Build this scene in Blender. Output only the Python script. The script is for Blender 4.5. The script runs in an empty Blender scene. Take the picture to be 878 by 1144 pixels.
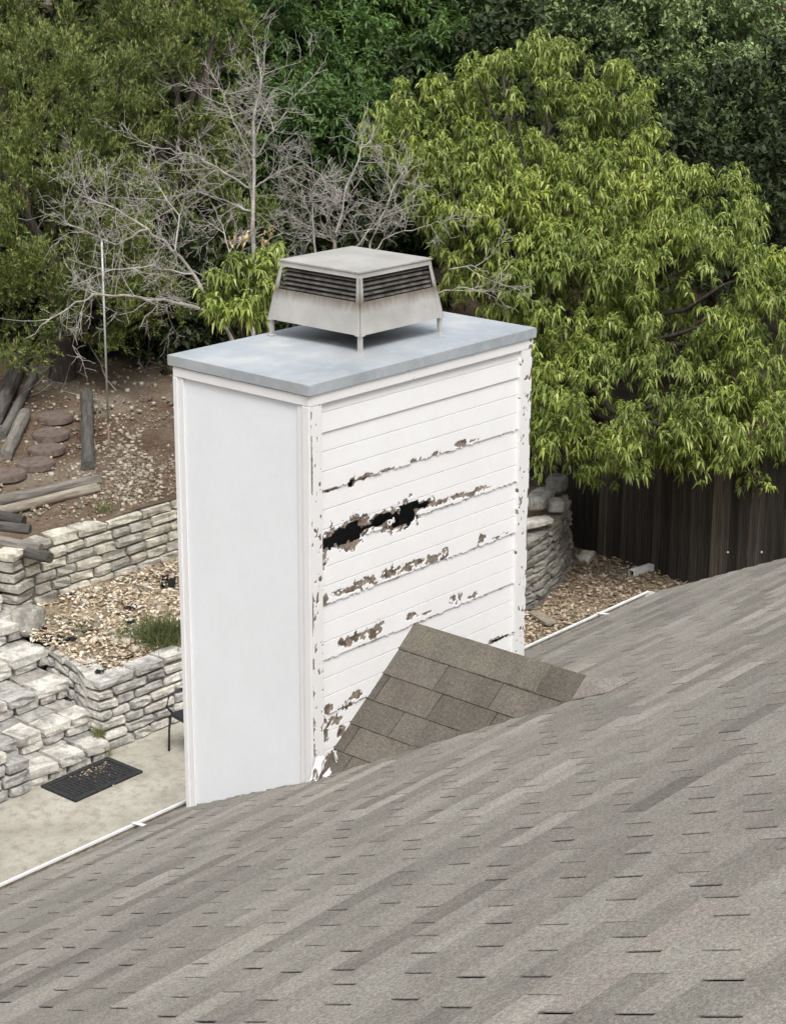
import bpy, bmesh, math, random
import numpy as np
from mathutils import Vector, Matrix, Euler, noise as mnoise

random.seed(7); rng = np.random.default_rng(11)
scene = bpy.context.scene
COL = scene.collection

# ------------------------------------------------------------------ camera, world, sun, exposure
CAM = np.array([-6.4025, -6.1345, 4.2603]); YAW, PITCH, ROLL = math.radians(41.06), math.radians(17.53), math.radians(0.26)
FPX, PW, PH = 2110.26, 878.0, 1144.0
W, D, TP = 1.758, 0.925, 0.4843            # chimney width, depth, roof slope (rise over run)
_f = np.array([math.cos(YAW)*math.cos(PITCH), math.sin(YAW)*math.cos(PITCH), -math.sin(PITCH)])
_r0 = np.array([math.sin(YAW), -math.cos(YAW), 0.0]); _u0 = np.cross(_r0, _f)
_r = _r0*math.cos(ROLL)+_u0*math.sin(ROLL); _u = -_r0*math.sin(ROLL)+_u0*math.cos(ROLL)
cd = bpy.data.cameras.new('camera'); cam = bpy.data.objects.new('camera', cd); COL.objects.link(cam)
cam.matrix_world = Matrix(((_r[0], _u[0], -_f[0], CAM[0]), (_r[1], _u[1], -_f[1], CAM[1]), (_r[2], _u[2], -_f[2], CAM[2]), (0, 0, 0, 1)))
cd.sensor_fit = 'HORIZONTAL'; cd.sensor_width = 36.0; cd.lens = 36.0*FPX/PW; cd.clip_start = 0.05; cd.clip_end = 3000
scene.camera = cam
scene.render.resolution_x, scene.render.resolution_y = 785, 1024

world = bpy.data.worlds.new('World'); scene.world = world; world.use_nodes = True
SUN_EL, SUN_AZ = math.radians(58), math.radians(-128)      # direction towards the sun, azimuth from +X
wn, wl = world.node_tree.nodes, world.node_tree.links
sky = wn.new('ShaderNodeTexSky'); sky.sky_type = 'NISHITA'; sky.sun_disc = False
sky.sun_elevation = SUN_EL; sky.sun_rotation = math.pi/2-SUN_AZ
sky.dust_density = 6.0; sky.air_density = 1.0; sky.ozone_density = 1.0
hs = wn.new('ShaderNodeHueSaturation'); hs.inputs['Saturation'].default_value = 0.30      # overcast: the blue is veiled
bg = wn['Background']; bg.inputs['Strength'].default_value = 0.12
wl.new(sky.outputs[0], hs.inputs['Color']); wl.new(hs.outputs[0], bg.inputs['Color'])
sd = bpy.data.lights.new('sun', 'SUN'); sd.energy = 1.55; sd.angle = math.radians(24); sd.color = (1.0, 0.985, 0.955)
sun = bpy.data.objects.new('sun', sd); COL.objects.link(sun)
sdir = Vector((math.cos(SUN_EL)*math.cos(SUN_AZ), math.cos(SUN_EL)*math.sin(SUN_AZ), math.sin(SUN_EL)))
sun.rotation_euler = sdir.to_track_quat('Z', 'Y').to_euler()
scene.view_settings.view_transform = 'Standard'; scene.view_settings.look = 'None'
scene.view_settings.exposure = 0.55; scene.view_settings.gamma = 1.0
scene.render.engine = 'CYCLES'

# ------------------------------------------------------------------ picture rays -> places on real surfaces
def ray(u, v): return _f+_r*(u-439.0)/FPX-_u*(v-572.0)/FPX
def on_plane(u, v, n, d0):
    n = np.array(n, float); q = ray(u, v); return CAM+q*((d0-n@CAM)/(n@q))
def on_z(u, v, z): return on_plane(u, v, (0, 0, 1), z)
def on_y(u, v, y): return on_plane(u, v, (0, 1, 0), y)
def on_roof(u, v): return on_plane(u, v, (0, TP, 1), 0)
def at_depth(u, v, d): return CAM+ray(u, v)*d
def to_px(P):
    q = np.asarray(P, float)-CAM; z = q@_f
    return np.array([439+FPX*(q@_r)/z, 572-FPX*(q@_u)/z, z])
def hill_z(x, y):
    s = (x-CAM[0])*math.cos(YAW)+(y-CAM[1])*math.sin(YAW)
    return -1.64+.10*max(0, y-8.0)+.02*(x-5)+.22*max(0, s-24.5)-.10*max(0, s-60)
def on_hill(u, v):
    q = ray(u, v); t = 16.0
    while t < 80:
        P = CAM+q*t
        if P[2] < hill_z(P[0], P[1]): return P
        t += .01
    return P

# ------------------------------------------------------------------ helpers: objects and meshes
def link(o, parent=None):
    COL.objects.link(o)
    if parent is not None: o.parent = parent
    return o
def tag(o, label=None, cat=None, group=None, kind=None):
    for k, v in (('label', label), ('category', cat), ('group', group), ('kind', kind)):
        if v: o[k] = v
    return o
def empty(name, loc=(0, 0, 0), rz=0, **k):
    o = bpy.data.objects.new(name, None); o.location = loc; o.rotation_euler = (0, 0, rz); o.empty_display_size = .1
    link(o); return tag(o, **k)
def mesh_obj(name, verts, faces, m, parent=None, smooth=False, **k):
    me = bpy.data.meshes.new(name); me.from_pydata([tuple(map(float, v)) for v in verts], [], faces); me.update()
    if m: me.materials.append(m)
    if smooth: me.polygons.foreach_set('use_smooth', [True]*len(me.polygons))
    return tag(link(bpy.data.objects.new(name, me), parent), **k)
def bm_obj(name, bm, m, parent=None, smooth=False, **k):
    me = bpy.data.meshes.new(name); bm.normal_update(); bm.to_mesh(me); bm.free()
    if m: me.materials.append(m)
    if smooth: me.polygons.foreach_set('use_smooth', [True]*len(me.polygons))
    return tag(link(bpy.data.objects.new(name, me), parent), **k)
def bx(bm, x0, x1, y0, y1, z0, z1, bev=0.0, M=None):
    vs = [bm.verts.new(c) for c in ((x0,y0,z0),(x1,y0,z0),(x1,y1,z0),(x0,y1,z0),(x0,y0,z1),(x1,y0,z1),(x1,y1,z1),(x0,y1,z1))]
    fs = [bm.faces.new([vs[i] for i in q]) for q in ((3,2,1,0),(4,5,6,7),(0,1,5,4),(1,2,6,5),(2,3,7,6),(3,0,4,7))]
    if bev:
        es = list({e for f in fs for e in f.edges})
        r = bmesh.ops.bevel(bm, geom=es, offset=bev, segments=2, affect='EDGES', profile=.6)
        vs = list({v for f in r['faces'] for v in f.verts} | {v for v in vs if v.is_valid})
    if M is not None: bmesh.ops.transform(bm, matrix=M, verts=vs)
    return vs
def prism(bm, poly, axis, a, b):
    """poly: 2D points; extruded along axis ('x','y','z') from a to b"""
    def mk(p, t):
        return {'x': (t, p[0], p[1]), 'y': (p[0], t, p[1]), 'z': (p[0], p[1], t)}[axis]
    A = [bm.verts.new(mk(p, a)) for p in poly]; B = [bm.verts.new(mk(p, b)) for p in poly]; n = len(poly)
    fs = [bm.faces.new(A[::-1]), bm.faces.new(B)]+[bm.faces.new([A[i], A[(i+1) % n], B[(i+1) % n], B[i]]) for i in range(n)]
    bmesh.ops.recalc_face_normals(bm, faces=fs); return A+B
def tube_into(V, F, pts, rad, n=6):
    pts = [np.array(p, float) for p in pts]; base = len(V); k = len(pts)
    for i, p in enumerate(pts):
        t = pts[min(i+1, k-1)]-pts[max(i-1, 0)]; t = t/(np.linalg.norm(t)+1e-9)
        a = np.array([0, 0, 1.0]) if abs(t[2]) < .9 else np.array([1.0, 0, 0])
        s = np.cross(t, a); s /= np.linalg.norm(s); w = np.cross(t, s); r = rad[i] if hasattr(rad, '__len__') else rad
        for j in range(n):
            g = 2*math.pi*j/n; V.append(p+r*(math.cos(g)*s+math.sin(g)*w))
    for i in range(k-1):
        for j in range(n):
            a, b = base+i*n+j, base+i*n+(j+1) % n; F.append((a, b, b+n, a+n))
    F.append(tuple(base+j for j in range(n))[::-1]); F.append(tuple(base+(k-1)*n+j for j in range(n)))
def tube(name, pts, rad, m, parent=None, n=8, smooth=True, **k):
    V, F = [], []; tube_into(V, F, pts, rad, n); return mesh_obj(name, V, F, m, parent, smooth, **k)

# ------------------------------------------------------------------ materials
class NT:
    def __init__(s, name, rough=.8, spec=.3, metal=0.0):
        s.m = bpy.data.materials.new(name); s.m.use_nodes = True; s.t = s.m.node_tree; s.b = s.t.nodes['Principled BSDF']
        s.b.inputs['Roughness'].default_value = rough; s.b.inputs['Metallic'].default_value = metal
        s.b.inputs['Specular IOR Level'].default_value = spec; s.co = None
    def n(s, typ, **props):
        o = s.t.nodes.new(typ)
        for k, v in props.items(): setattr(o, k, v)
        return o
    def l(s, a, b): s.t.links.new(a, b)
    def coord(s, kind='Object', scale=(1, 1, 1)):
        t = s.n('ShaderNodeTexCoord'); mp = s.n('ShaderNodeMapping'); mp.inputs['Scale'].default_value = scale
        if kind == 'World': g = s.n('ShaderNodeNewGeometry'); s.l(g.outputs['Position'], mp.inputs[0])
        else: s.l(t.outputs[kind], mp.inputs[0])
        return mp.outputs[0]
    def noise(s, scale, detail=5, rough=.55, co=None, dist=0):
        o = s.n('ShaderNodeTexNoise'); o.inputs['Scale'].default_value = scale; o.inputs['Detail'].default_value = detail
        o.inputs['Roughness'].default_value = rough; o.inputs['Distortion'].default_value = dist
        if co is not None: s.l(co, o.inputs['Vector'])
        return o.outputs['Fac']
    def ramp(s, fac, stops, interp='LINEAR'):
        o = s.n('ShaderNodeValToRGB'); cr = o.color_ramp; cr.interpolation = interp
        while len(cr.elements) > 1: cr.elements.remove(cr.elements[-1])
        for i, (p, c) in enumerate(stops):
            e = cr.elements[0] if i == 0 else cr.elements.new(p)
            e.position = p; e.color = (*c, 1) if len(c) == 3 else c
        s.l(fac, o.inputs[0]); return o.outputs[0]
    def mix(s, fac, a, b, blend='MIX'):
        o = s.n('ShaderNodeMix', data_type='RGBA', blend_type=blend)
        for v, i in ((fac, 0), (a, 6), (b, 7)):
            if isinstance(v, (int, float)): o.inputs[i].default_value = v
            elif isinstance(v, tuple): o.inputs[i].default_value = (*v, 1)
            else: s.l(v, o.inputs[i])
        return o.outputs[2]
    def math(s, op, a, b=0.0):
        o = s.n('ShaderNodeMath', operation=op)
        for v, i in ((a, 0), (b, 1)):
            if isinstance(v, (int, float)): o.inputs[i].default_value = v
            else: s.l(v, o.inputs[i])
        return o.outputs[0]
    def col(s, c):
        if isinstance(c, tuple): s.b.inputs['Base Color'].default_value = (*c, 1)
        else: s.l(c, s.b.inputs['Base Color'])
        return s
    def bump(s, h, strength=.4, dist=.01):
        o = s.n('ShaderNodeBump'); o.inputs['Strength'].default_value = strength; o.inputs['Distance'].default_value = dist
        s.l(h, o.inputs['Height']); s.l(o.outputs[0], s.b.inputs['Normal']); return s

G = {}
def g3(v): return (v, v, v)
def build_materials():
    # shingles (object colour for single ones, attribute for the joined field)
    for nm, src in (('shingle', 'obj'), ('shingle_field', 'att')):
        s = NT(nm, .95, .15); co = s.coord('World')
        if src == 'obj': tint = s.n('ShaderNodeObjectInfo').outputs['Color']
        else:
            a = s.n('ShaderNodeAttribute'); a.attribute_name = 'tint'; tint = a.outputs['Color']
        gr = s.noise(190, 2, .75, co); gr2 = s.noise(85, 2, .7, co); pt = s.noise(5, 4, .6, co)
        st = s.noise(1.0, 4, .6, s.coord('World', (1.2, 9, 9)))
        c = s.mix(1.0, tint, s.ramp(gr, [(.28, g3(.62)), (.5, g3(.98)), (.72, g3(1.4))]), 'MULTIPLY')
        c = s.mix(1.0, c, s.ramp(gr2, [(.32, g3(.74)), (.68, g3(1.28))]), 'MULTIPLY')
        c = s.mix(1.0, c, s.ramp(pt, [(.3, (.90, .89, .88)), (.7, (1.08, 1.09, 1.06))]), 'MULTIPLY')
        c = s.mix(1.0, c, s.ramp(st, [(.3, (.90, .89, .88)), (.7, (1.10, 1.10, 1.08))]), 'MULTIPLY')
        G[nm] = s.col(c).bump(gr, .7, .004).m
    s = NT('slot_shade_deck', .95, .1); G['slot_shade_deck'] = s.col((.006, .0055, .0055)).m  # near-black deck colour stands for the shade and dirt in the shingle slots
    # painted hardboard: white paint over brown fibre, attribute 'rot' says where the paint is gone
    for nm, base in (('siding_paint', (.81, .812, .815)), ('trim_paint', (.765, .762, .76)), ('panel_paint', (.795, .818, .842))):
        s = NT(nm, .55, .35); co = s.coord('World')
        at = s.n('ShaderNodeAttribute'); at.attribute_name = 'rot'
        fine = s.noise(95, 4, .7, co); big = s.noise(3.0, 4, .6, co); mid = s.noise(26, 5, .65, co)
        white = s.mix(1.0, base, s.ramp(big, [(.3, (.97, .968, .965)), (.7, (1.01, 1.01, 1.01))]), 'MULTIPLY')
        white = s.mix(1.0, white, s.ramp(mid, [(.3, (.975, .972, .97)), (.6, (1.0, 1.0, 1.0))]), 'MULTIPLY')
        fib = s.mix(fine, (.16, .125, .095), (.36, .31, .26))
        fib = s.mix(s.ramp(mid, [(.42, g3(0)), (.62, g3(1))]), fib, (.09, .065, .05))
        k = s.math('ADD', at.outputs['Fac'], s.math('MULTIPLY', s.math('SUBTRACT', fine, .5), .7))
        m = s.ramp(k, [(.44, g3(0)), (.54, g3(1))])
        c = s.mix(m, white, fib)
        s.col(c).bump(s.mix(.5, fine, mid), .12, .004)
        s.l(s.ramp(m, [(0, g3(.5)), (1, g3(.95))]), s.b.inputs['Roughness']); G[nm] = s.m
    # galvanised cap and hood
    s = NT('cap_metal', .45, .5, .25); co = s.coord('World'); a = s.noise(2.2, 5, .6, co); b = s.noise(14, 4, .6, co); e = s.noise(4.0, 5, .65, co)
    c = s.ramp(a, [(.3, (.34, .385, .42)), (.55, (.45, .49, .525)), (.72, (.62, .625, .615))])
    c = s.mix(s.ramp(b, [(.5, g3(0)), (.75, g3(.45))]), c, (.60, .63, .65))
    c = s.mix(s.ramp(e, [(.58, g3(0)), (.72, g3(.5))]), c, (.42, .41, .36))
    G['cap_metal'] = s.col(c).bump(b, .06, .01).m
    s = NT('hood_metal', .5, .5, .3); co = s.coord('World'); a = s.noise(5, 5, .6, co); b = s.noise(30, 4, .65, co)
    c = s.ramp(a, [(.3, (.40, .39, .365)), (.7, (.53, .52, .49))])
    c = s.mix(s.ramp(b, [(.55, g3(0)), (.78, g3(.4))]), c, (.33, .30, .25))
    # smoke stain under the louvres: brown soot streaks, heaviest just below the slats
    sep = s.n('ShaderNodeSeparateXYZ'); s.l(co, sep.inputs[0])
    st = s.noise(16, 4, .6, s.coord('World', (2.5, 2.5, .5)))
    h = s.math('ADD', s.math('MULTIPLY', s.math('ABSOLUTE', s.math('SUBTRACT', sep.outputs[2], 2.365)), 11.0), s.math('MULTIPLY', st, .7))
    c = s.mix(s.ramp(h, [(.35, g3(.75)), (.95, g3(0))]), c, (.13, .095, .06))
    G['hood_metal'] = s.col(c).bump(b, .06, .004).m
    s = NT('soot_shade', .9, .2); G['soot_shade'] = s.col((.012, .011, .010)).m  # black of the sooty screen, also painted shade inside the spout
    s = NT('slat_metal', .6, .4, .2); b = s.noise(20, 4, .6, s.coord('World'))
    G['slat_metal'] = s.col(s.ramp(b, [(.35, (.05, .045, .04)), (.7, (.17, .155, .14))])).m
    s = NT('gutter_white', .4, .45); co = s.coord('World'); b = s.noise(9, 5, .65, co)
    G['gutter_white'] = s.col(s.ramp(b, [(.3, (.68, .68, .66)), (.6, (.80, .80, .80))])).m
    s = NT('gutter_inside', .8, .2); b = s.noise(18, 5, .65, s.coord('World'))
    G['gutter_inside'] = s.col(s.ramp(b, [(.3, (.20, .175, .13)), (.7, (.42, .39, .33))])).m
    s = NT('house_paint', .7); G['house_paint'] = s.col((.62, .59, .53)).m
    # stone
    for nm, lo, hi, dk, amt in (('limestone', (.46, .445, .41), (.74, .72, .665), (.12, .118, .11), .44),
                                ('limestone_cream', (.44, .415, .355), (.70, .665, .58), (.16, .148, .125), .44),
                                ('limestone_grey', (.26, .25, .23), (.50, .485, .45), (.10, .098, .09), .46),
                                ('limestone_shade_lichen', (.15, .145, .13), (.36, .345, .31), (.035, .034, .03), .52)):  # darker stone: shade mixed into the colour along with dark lichen
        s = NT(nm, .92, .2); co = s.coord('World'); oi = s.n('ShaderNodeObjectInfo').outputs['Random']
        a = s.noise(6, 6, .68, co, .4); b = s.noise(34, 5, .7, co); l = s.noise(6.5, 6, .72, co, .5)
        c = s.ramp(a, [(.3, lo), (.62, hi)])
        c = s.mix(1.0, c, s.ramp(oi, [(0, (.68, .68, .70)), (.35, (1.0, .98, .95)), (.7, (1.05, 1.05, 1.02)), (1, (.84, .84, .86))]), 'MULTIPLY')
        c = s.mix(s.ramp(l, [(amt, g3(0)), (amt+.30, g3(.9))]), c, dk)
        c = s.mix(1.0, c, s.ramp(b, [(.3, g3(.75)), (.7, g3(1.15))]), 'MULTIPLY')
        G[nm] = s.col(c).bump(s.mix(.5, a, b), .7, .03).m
    s = NT('mortar', .95, .1); b = s.noise(22, 5, .65, s.coord('World')); G['mortar'] = s.col(s.ramp(b, [(.3, (.10, .095, .08)), (.7, (.22, .21, .18))])).bump(b, .6, .02).m
    s = NT('concrete', .9, .2); co = s.coord('World'); a = s.noise(.9, 6, .65, co, .5); b = s.noise(9, 6, .7, co); e = s.noise(70, 3, .6, co)
    c = s.ramp(a, [(.3, (.26, .245, .205)), (.5, (.37, .35, .295)), (.68, (.48, .46, .395))])
    c = s.mix(s.ramp(b, [(.48, g3(0)), (.68, g3(.7))]), c, (.20, .18, .145))
    c = s.mix(1.0, c, s.ramp(e, [(.3, g3(.86)), (.7, g3(1.1))]), 'MULTIPLY'); G['concrete'] = s.col(c).bump(b, .25, .01).m
    s = NT('soil', .97, .1); co = s.coord('World'); a = s.noise(.8, 6, .65, co, .3); b = s.noise(12, 6, .7, co); e = s.noise(60, 4, .65, co)
    c = s.ramp(a, [(.36, (.095, .058, .038)), (.5, (.15, .108, .076)), (.64, (.22, .185, .14))])
    c = s.mix(s.ramp(b, [(.5, g3(0)), (.7, g3(.6))]), c, (.24, .205, .16))
    c = s.mix(1.0, c, s.ramp(e, [(.3, g3(.65)), (.7, g3(1.3))]), 'MULTIPLY'); G['soil'] = s.col(c).bump(s.mix(.5, b, e), .9, .04).m
    s = NT('bed_soil', .97, .1); co = s.coord('World'); b = s.noise(16, 6, .7, co); e = s.noise(80, 3, .6, co)
    c = s.ramp(b, [(.3, (.15, .11, .075)), (.55, (.31, .25, .175)), (.75, (.44, .38, .29))])
    G['bed_soil'] = s.col(s.mix(1.0, c, s.ramp(e, [(.3, g3(.7)), (.7, g3(1.25))]), 'MULTIPLY')).bump(b, .9, .03).m
    for nm, stops in (('chips', [(0, (.17, .12, .08)), (.25, (.38, .295, .20)), (.55, (.53, .445, .325)), (.85, (.64, .57, .45)), (1, (.72, .67, .57))]),
                      ('litter', [(0, (.085, .055, .035)), (.3, (.22, .165, .115)), (.65, (.36, .29, .21)), (1, (.52, .45, .34))]),
                      ('pebbles', [(0, (.14, .115, .085)), (.5, (.29, .255, .20)), (1, (.48, .44, .36))])):
        s = NT(nm, .9, .2); r = s.n('ShaderNodeNewGeometry').outputs['Random Per Island']
        G[nm] = s.col(s.ramp(r, stops)).m
    # wood
    for nm, a_, b_, sc in (('old_timber', (.06, .055, .048), (.25, .235, .21), (14, 14, 1.4)), ('dark_timber', (.028, .026, .023), (.15, .14, .125), (14, 14, 1.4)),
                           ('tan_timber', (.10, .085, .065), (.36, .325, .27), (14, 14, 1.4)), ('fence_wood', (.024, .021, .018), (.115, .102, .088), (22, 22, 1.3))):
        s = NT(nm, .92, .15); g = s.noise(2.0, 6, .7, s.coord('Object', sc), .4); oi = s.n('ShaderNodeObjectInfo').outputs['Random']
        c = s.ramp(g, [(.3, a_), (.7, b_)]); c = s.mix(1.0, c, s.ramp(oi, [(0, g3(.65)), (.5, g3(.95)), (1, (1.25, 1.22, 1.2))]), 'MULTIPLY')
        if nm == 'fence_wood': c = s.mix(1.0, c, s.ramp(s.math('FRACT', s.math('MULTIPLY', oi, 7.3)), [(0, g3(.5)), (.6, g3(1.0)), (1, (2.0, 1.9, 1.75))]), 'MULTIPLY')
        G[nm] = s.col(c).bump(g, .6, .012).m
    s = NT('paver', .95, .15); b = s.noise(14, 5, .65, s.coord('World')); G['paver'] = s.col(s.ramp(b, [(.3, (.10, .075, .062)), (.7, (.185, .15, .13))])).bump(b, .5, .01).m
    s = NT('bark', .95, .1); b = s.noise(3, 6, .7, s.coord('World', (10, 10, 2)), .5); G['bark'] = s.col(s.ramp(b, [(.3, (.035, .028, .022)), (.7, (.12, .10, .085))])).bump(b, .8, .03).m
    s = NT('dead_bark', .95, .1); b = s.noise(9, 5, .65, s.coord('World')); G['dead_bark'] = s.col(s.ramp(b, [(.3, (.19, .175, .155)), (.55, (.34, .325, .295)), (.75, (.50, .48, .44))])).m
    s = NT('rubber', .75, .35); b = s.noise(40, 4, .6, s.coord('World')); G['rubber'] = s.col(s.ramp(b, [(.35, (.012, .013, .015)), (.75, (.05, .05, .05))])).m
    s = NT('black_metal', .45, .5); G['black_metal'] = s.col((.02, .021, .024)).m
    s = NT('pole_metal', .5, .5, .3); b = s.noise(8, 4, .6, s.coord('World')); G['pole_metal'] = s.col(s.ramp(b, [(.3, (.36, .38, .36)), (.7, (.52, .54, .52))])).m
    s = NT('rust', .9, .2); G['rust'] = s.col((.24, .17, .12)).m
    s = NT('spout_white', .5, .4); b = s.noise(9, 5, .6, s.coord('World')); G['spout_white'] = s.col(s.ramp(b, [(.3, (.52, .54, .52)), (.7, (.70, .71, .69))])).m
    s = NT('scrap', .9, .2); G['scrap'] = s.col((.016, .016, .017)).m
    # leaves
    for nm, stops, tr in (('peach_leaf', [(0, (.125, .175, .038)), (.35, (.19, .25, .055)), (.75, (.275, .335, .085)), (1, (.46, .50, .21))], .30),
                          ('cedar_leaf', [(0, (.068, .098, .032)), (.4, (.13, .175, .052)), (.8, (.225, .275, .085)), (1, (.35, .35, .14))], .15),
                          ('elm_leaf', [(0, (.065, .12, .045)), (.5, (.105, .185, .062)), (1, (.17, .26, .095))], .35),
                          ('oak_leaf', [(0, (.10, .145, .064)), (.5, (.19, .255, .115)), (1, (.30, .37, .175))], .2),
                          ('shade_leaf', [(0, (.018, .028, .012)), (.5, (.038, .056, .022)), (1, (.07, .09, .036))], .12),  # leaves darkened so their colour carries the shade under the trees
                          ('grass', [(0, (.075, .10, .035)), (.5, (.125, .16, .055)), (1, (.26, .25, .12))], .3),
                          ('dry_leaf', [(0, (.42, .30, .16)), (1, (.70, .58, .36))], .3)):
        s = NT(nm, .55, .3); r = s.n('ShaderNodeNewGeometry').outputs['Random Per Island']; c = s.ramp(r, stops)
        co = s.coord('World'); big = s.noise(1.1, 3, .6, co); mid = s.noise(3.4, 3, .6, co)
        c = s.mix(1.0, c, s.ramp(big, [(.32, (.68, .70, .74)), (.52, (1, 1, 1)), (.70, (1.26, 1.20, 1.05))]), 'MULTIPLY')
        c = s.mix(1.0, c, s.ramp(mid, [(.3, (.72, .74, .78)), (.7, (1.28, 1.24, 1.15))]), 'MULTIPLY')
        if nm == 'cedar_leaf': c = s.mix(s.ramp(s.noise(2.2, 4, .6, co), [(.58, g3(0)), (.72, g3(.5))]), c, (.17, .13, .07))
        s.col(c); tl = s.n('ShaderNodeBsdfTranslucent'); mx = s.n('ShaderNodeMixShader'); mx.inputs[0].default_value = tr
        s.l(s.mix(1.0, c, (1.15, 1.25, .7), 'MULTIPLY'), tl.inputs['Color'])
        s.l(s.b.outputs[0], mx.inputs[1]); s.l(tl.outputs[0], mx.inputs[2]); s.l(mx.outputs[0], s.t.nodes['Material Output'].inputs['Surface'])
        G[nm] = s.m
build_materials()

# value noise on numpy grids (for broken edges)
def vnoise(x, y, seed=0):
    r = np.random.default_rng(seed).random((257, 257)); xi, yi = np.floor(x).astype(int), np.floor(y).astype(int)
    fx, fy = x-xi, y-yi; fx = fx*fx*(3-2*fx); fy = fy*fy*(3-2*fy); a = lambda i, j: r[(xi+i) % 257, (yi+j) % 257]
    return (a(0,0)*(1-fx)+a(1,0)*fx)*(1-fy)+(a(0,1)*(1-fx)+a(1,1)*fx)*fy
def fbm(x, y, seed=0, o=4):
    s = 0; k = 1; t = 0
    for i in range(o): s = s+k*vnoise(x*2**i+17.3*i, y*2**i+5.1*i, seed+i); t += k; k *= .55
    return s/t

# ================================================================== THE SETTING
def sheet(name, xs, ys, zf, m, label=None, smooth=True):
    V = [(x, y, zf(x, y)) for y in ys for x in xs]; nx = len(xs)
    F = [(j*nx+i, j*nx+i+1, (j+1)*nx+i+1, (j+1)*nx+i) for j in range(len(ys)-1) for i in range(nx-1)]
    return mesh_obj(name, V, F, m, None, smooth, kind='structure', label=label)
def jit(x, y, a=.02, f=1.3): return a*mnoise.noise(Vector((x*f, y*f, 3.1)))+a*.5*mnoise.noise(Vector((x*f*3, y*f*3, 7.7)))

far = [-900, -400, -200, -100, -60, -40, -30, -20, -10, 0, 10, 20, 30, 40, 60, 100, 200, 400, 900]
sheet('ground', far, far, lambda x, y: -3.06, G['soil'], 'brown bare ground below the house and fence')
mesh_obj('patio', [(-14, .9, -3.0), (6.9, .9, -3.0), (6.9, 6.3, -3.0), (-14, 6.3, -3.0)], [(0, 1, 2, 3)], G['concrete'], None, kind='structure', label='pale stained concrete patio slab')
LOWER = [(3.72, 6.12), (5.0, 6.13), (6.4, 6.1), (7.6, 5.75), (8.4, 5.52), (9.0, 5.44), (9.5, 5.5), (10.0, 5.66), (10.4, 5.84), (10.75, 6.02), (11.05, 6.3), (11.2, 6.7)]
def lower_y(x): return float(np.interp(x, [p[0] for p in LOWER], [p[1] for p in LOWER]))
xs = list(np.arange(3.78, 11.4, .12)); NB = 26
V, F = [], []
for j in range(NB+1):
    for x in xs:
        y0 = lower_y(x)+.16; y = y0+(8.05-y0)*j/NB; right = min(1, max(0, (x-8.0)/1.5))
        xl = max(0, 3.93+.22*(y-6.2)/1.1-3.78)*(1-(x-3.78)/7.62)**3; V.append((x+xl, y, -2.43+.22*(j/NB)+.12*right+jit(x, y, .035, 2)))
nx = len(xs)
for j in range(NB):
    for i in range(nx-1): F.append((j*nx+i, j*nx+i+1, (j+1)*nx+i+1, (j+1)*nx+i))
mesh_obj('planting_bed', V, F, G['bed_soil'], None, True, kind='structure', label='mulched terrace bed between the two stone walls')
sheet('left_terrace', list(np.arange(-8, 2.6, .4)), [6.2, 6.8, 7.4, 8.0, 8.6], lambda x, y: -2.2+.12*(y-6.2)+jit(x, y), G['bed_soil'], 'soil terrace beside the stone steps')
hx = sorted(set(list(np.arange(-12, 3.9, 1.0))+list(np.arange(3.9, 14, .2))+[16, 18, 20, 23, 26, 30, 36, 44, 60, 90]))
hy = sorted(set(list(np.arange(8.06, 15, .2))+[15.5, 16, 17, 18, 20, 22, 25, 30, 36, 44, 55, 70, 90]))
sheet('hillside', hx, hy, lambda x, y: hill_z(x, y)+jit(x, y, .05, .9), G['soil'], 'bare reddish dirt slope rising under the trees')
sheet('side_yard', list(np.arange(6.92, 11.3, .2)), list(np.arange(.9, 6.5, .2)), lambda x, y: -3.0+jit(x, y, .03, 1.6), G['bed_soil'], 'leaf covered side yard beyond the eave')

# ================================================================== HOUSE ROOF
ca, sa = 1/math.hypot(1, TP), TP/math.hypot(1, TP)
XR0, XR1, YE, YR = -9.5, 4.72, 0.945, -7.6      # rake ends, eave, ridge
house = empty('house', (0, 0, -3.0), label='house with grey brown three-tab shingle roof and white gutter', cat='house')
def hpart(o): o.parent = house; o.matrix_parent_inverse = Matrix.Translation((0, 0, 3.0)); return o
bm = bmesh.new(); prism(bm, [(YE-.02, -(YE-.02)*TP-.012), (YR, -YR*TP-.012), (YR, -YR*TP-.06), (YE-.02, -(YE-.02)*TP-.06)], 'x', XR0, XR1-.02)
roof = hpart(bm_obj('roof', bm, G['slot_shade_deck']))
bm = bmesh.new(); prism(bm, [(YR, -YR*TP-.03), (YR-7, -YR*TP-.03-7*TP), (YR-7, -YR*TP-.08-7*TP), (YR, -YR*TP-.08)], 'x', XR0, XR1)
hpart(bm_obj('rear_roof_slope', bm, G['slot_shade_deck']))
bm = bmesh.new(); prism(bm, [(.45, -3.0), (.45, -.45*TP-.07), (YR, -YR*TP-.07), (YR-6, -YR*TP-.07-6*TP), (YR-6, -3.0)], 'x', XR0+.3, XR1-.35)
hpart(bm_obj('wall', bm, G['house_paint']))
bm = bmesh.new(); bx(bm, XR0, XR1-.03, YE-.045, YE-.022, -YE*TP-.20, -YE*TP-.03); hpart(bm_obj('fascia_board', bm, G['gutter_white']))
bm = bmesh.new(); prism(bm, [(YE-.05, -(YE-.05)*TP-.062), (YR, -YR*TP-.062), (YR, -YR*TP-.20), (YE-.05, -(YE-.05)*TP-.20)], 'x', XR1-.04, XR1-.015)
hpart(bm_obj('rake_board', bm, G['gutter_white']))
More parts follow.
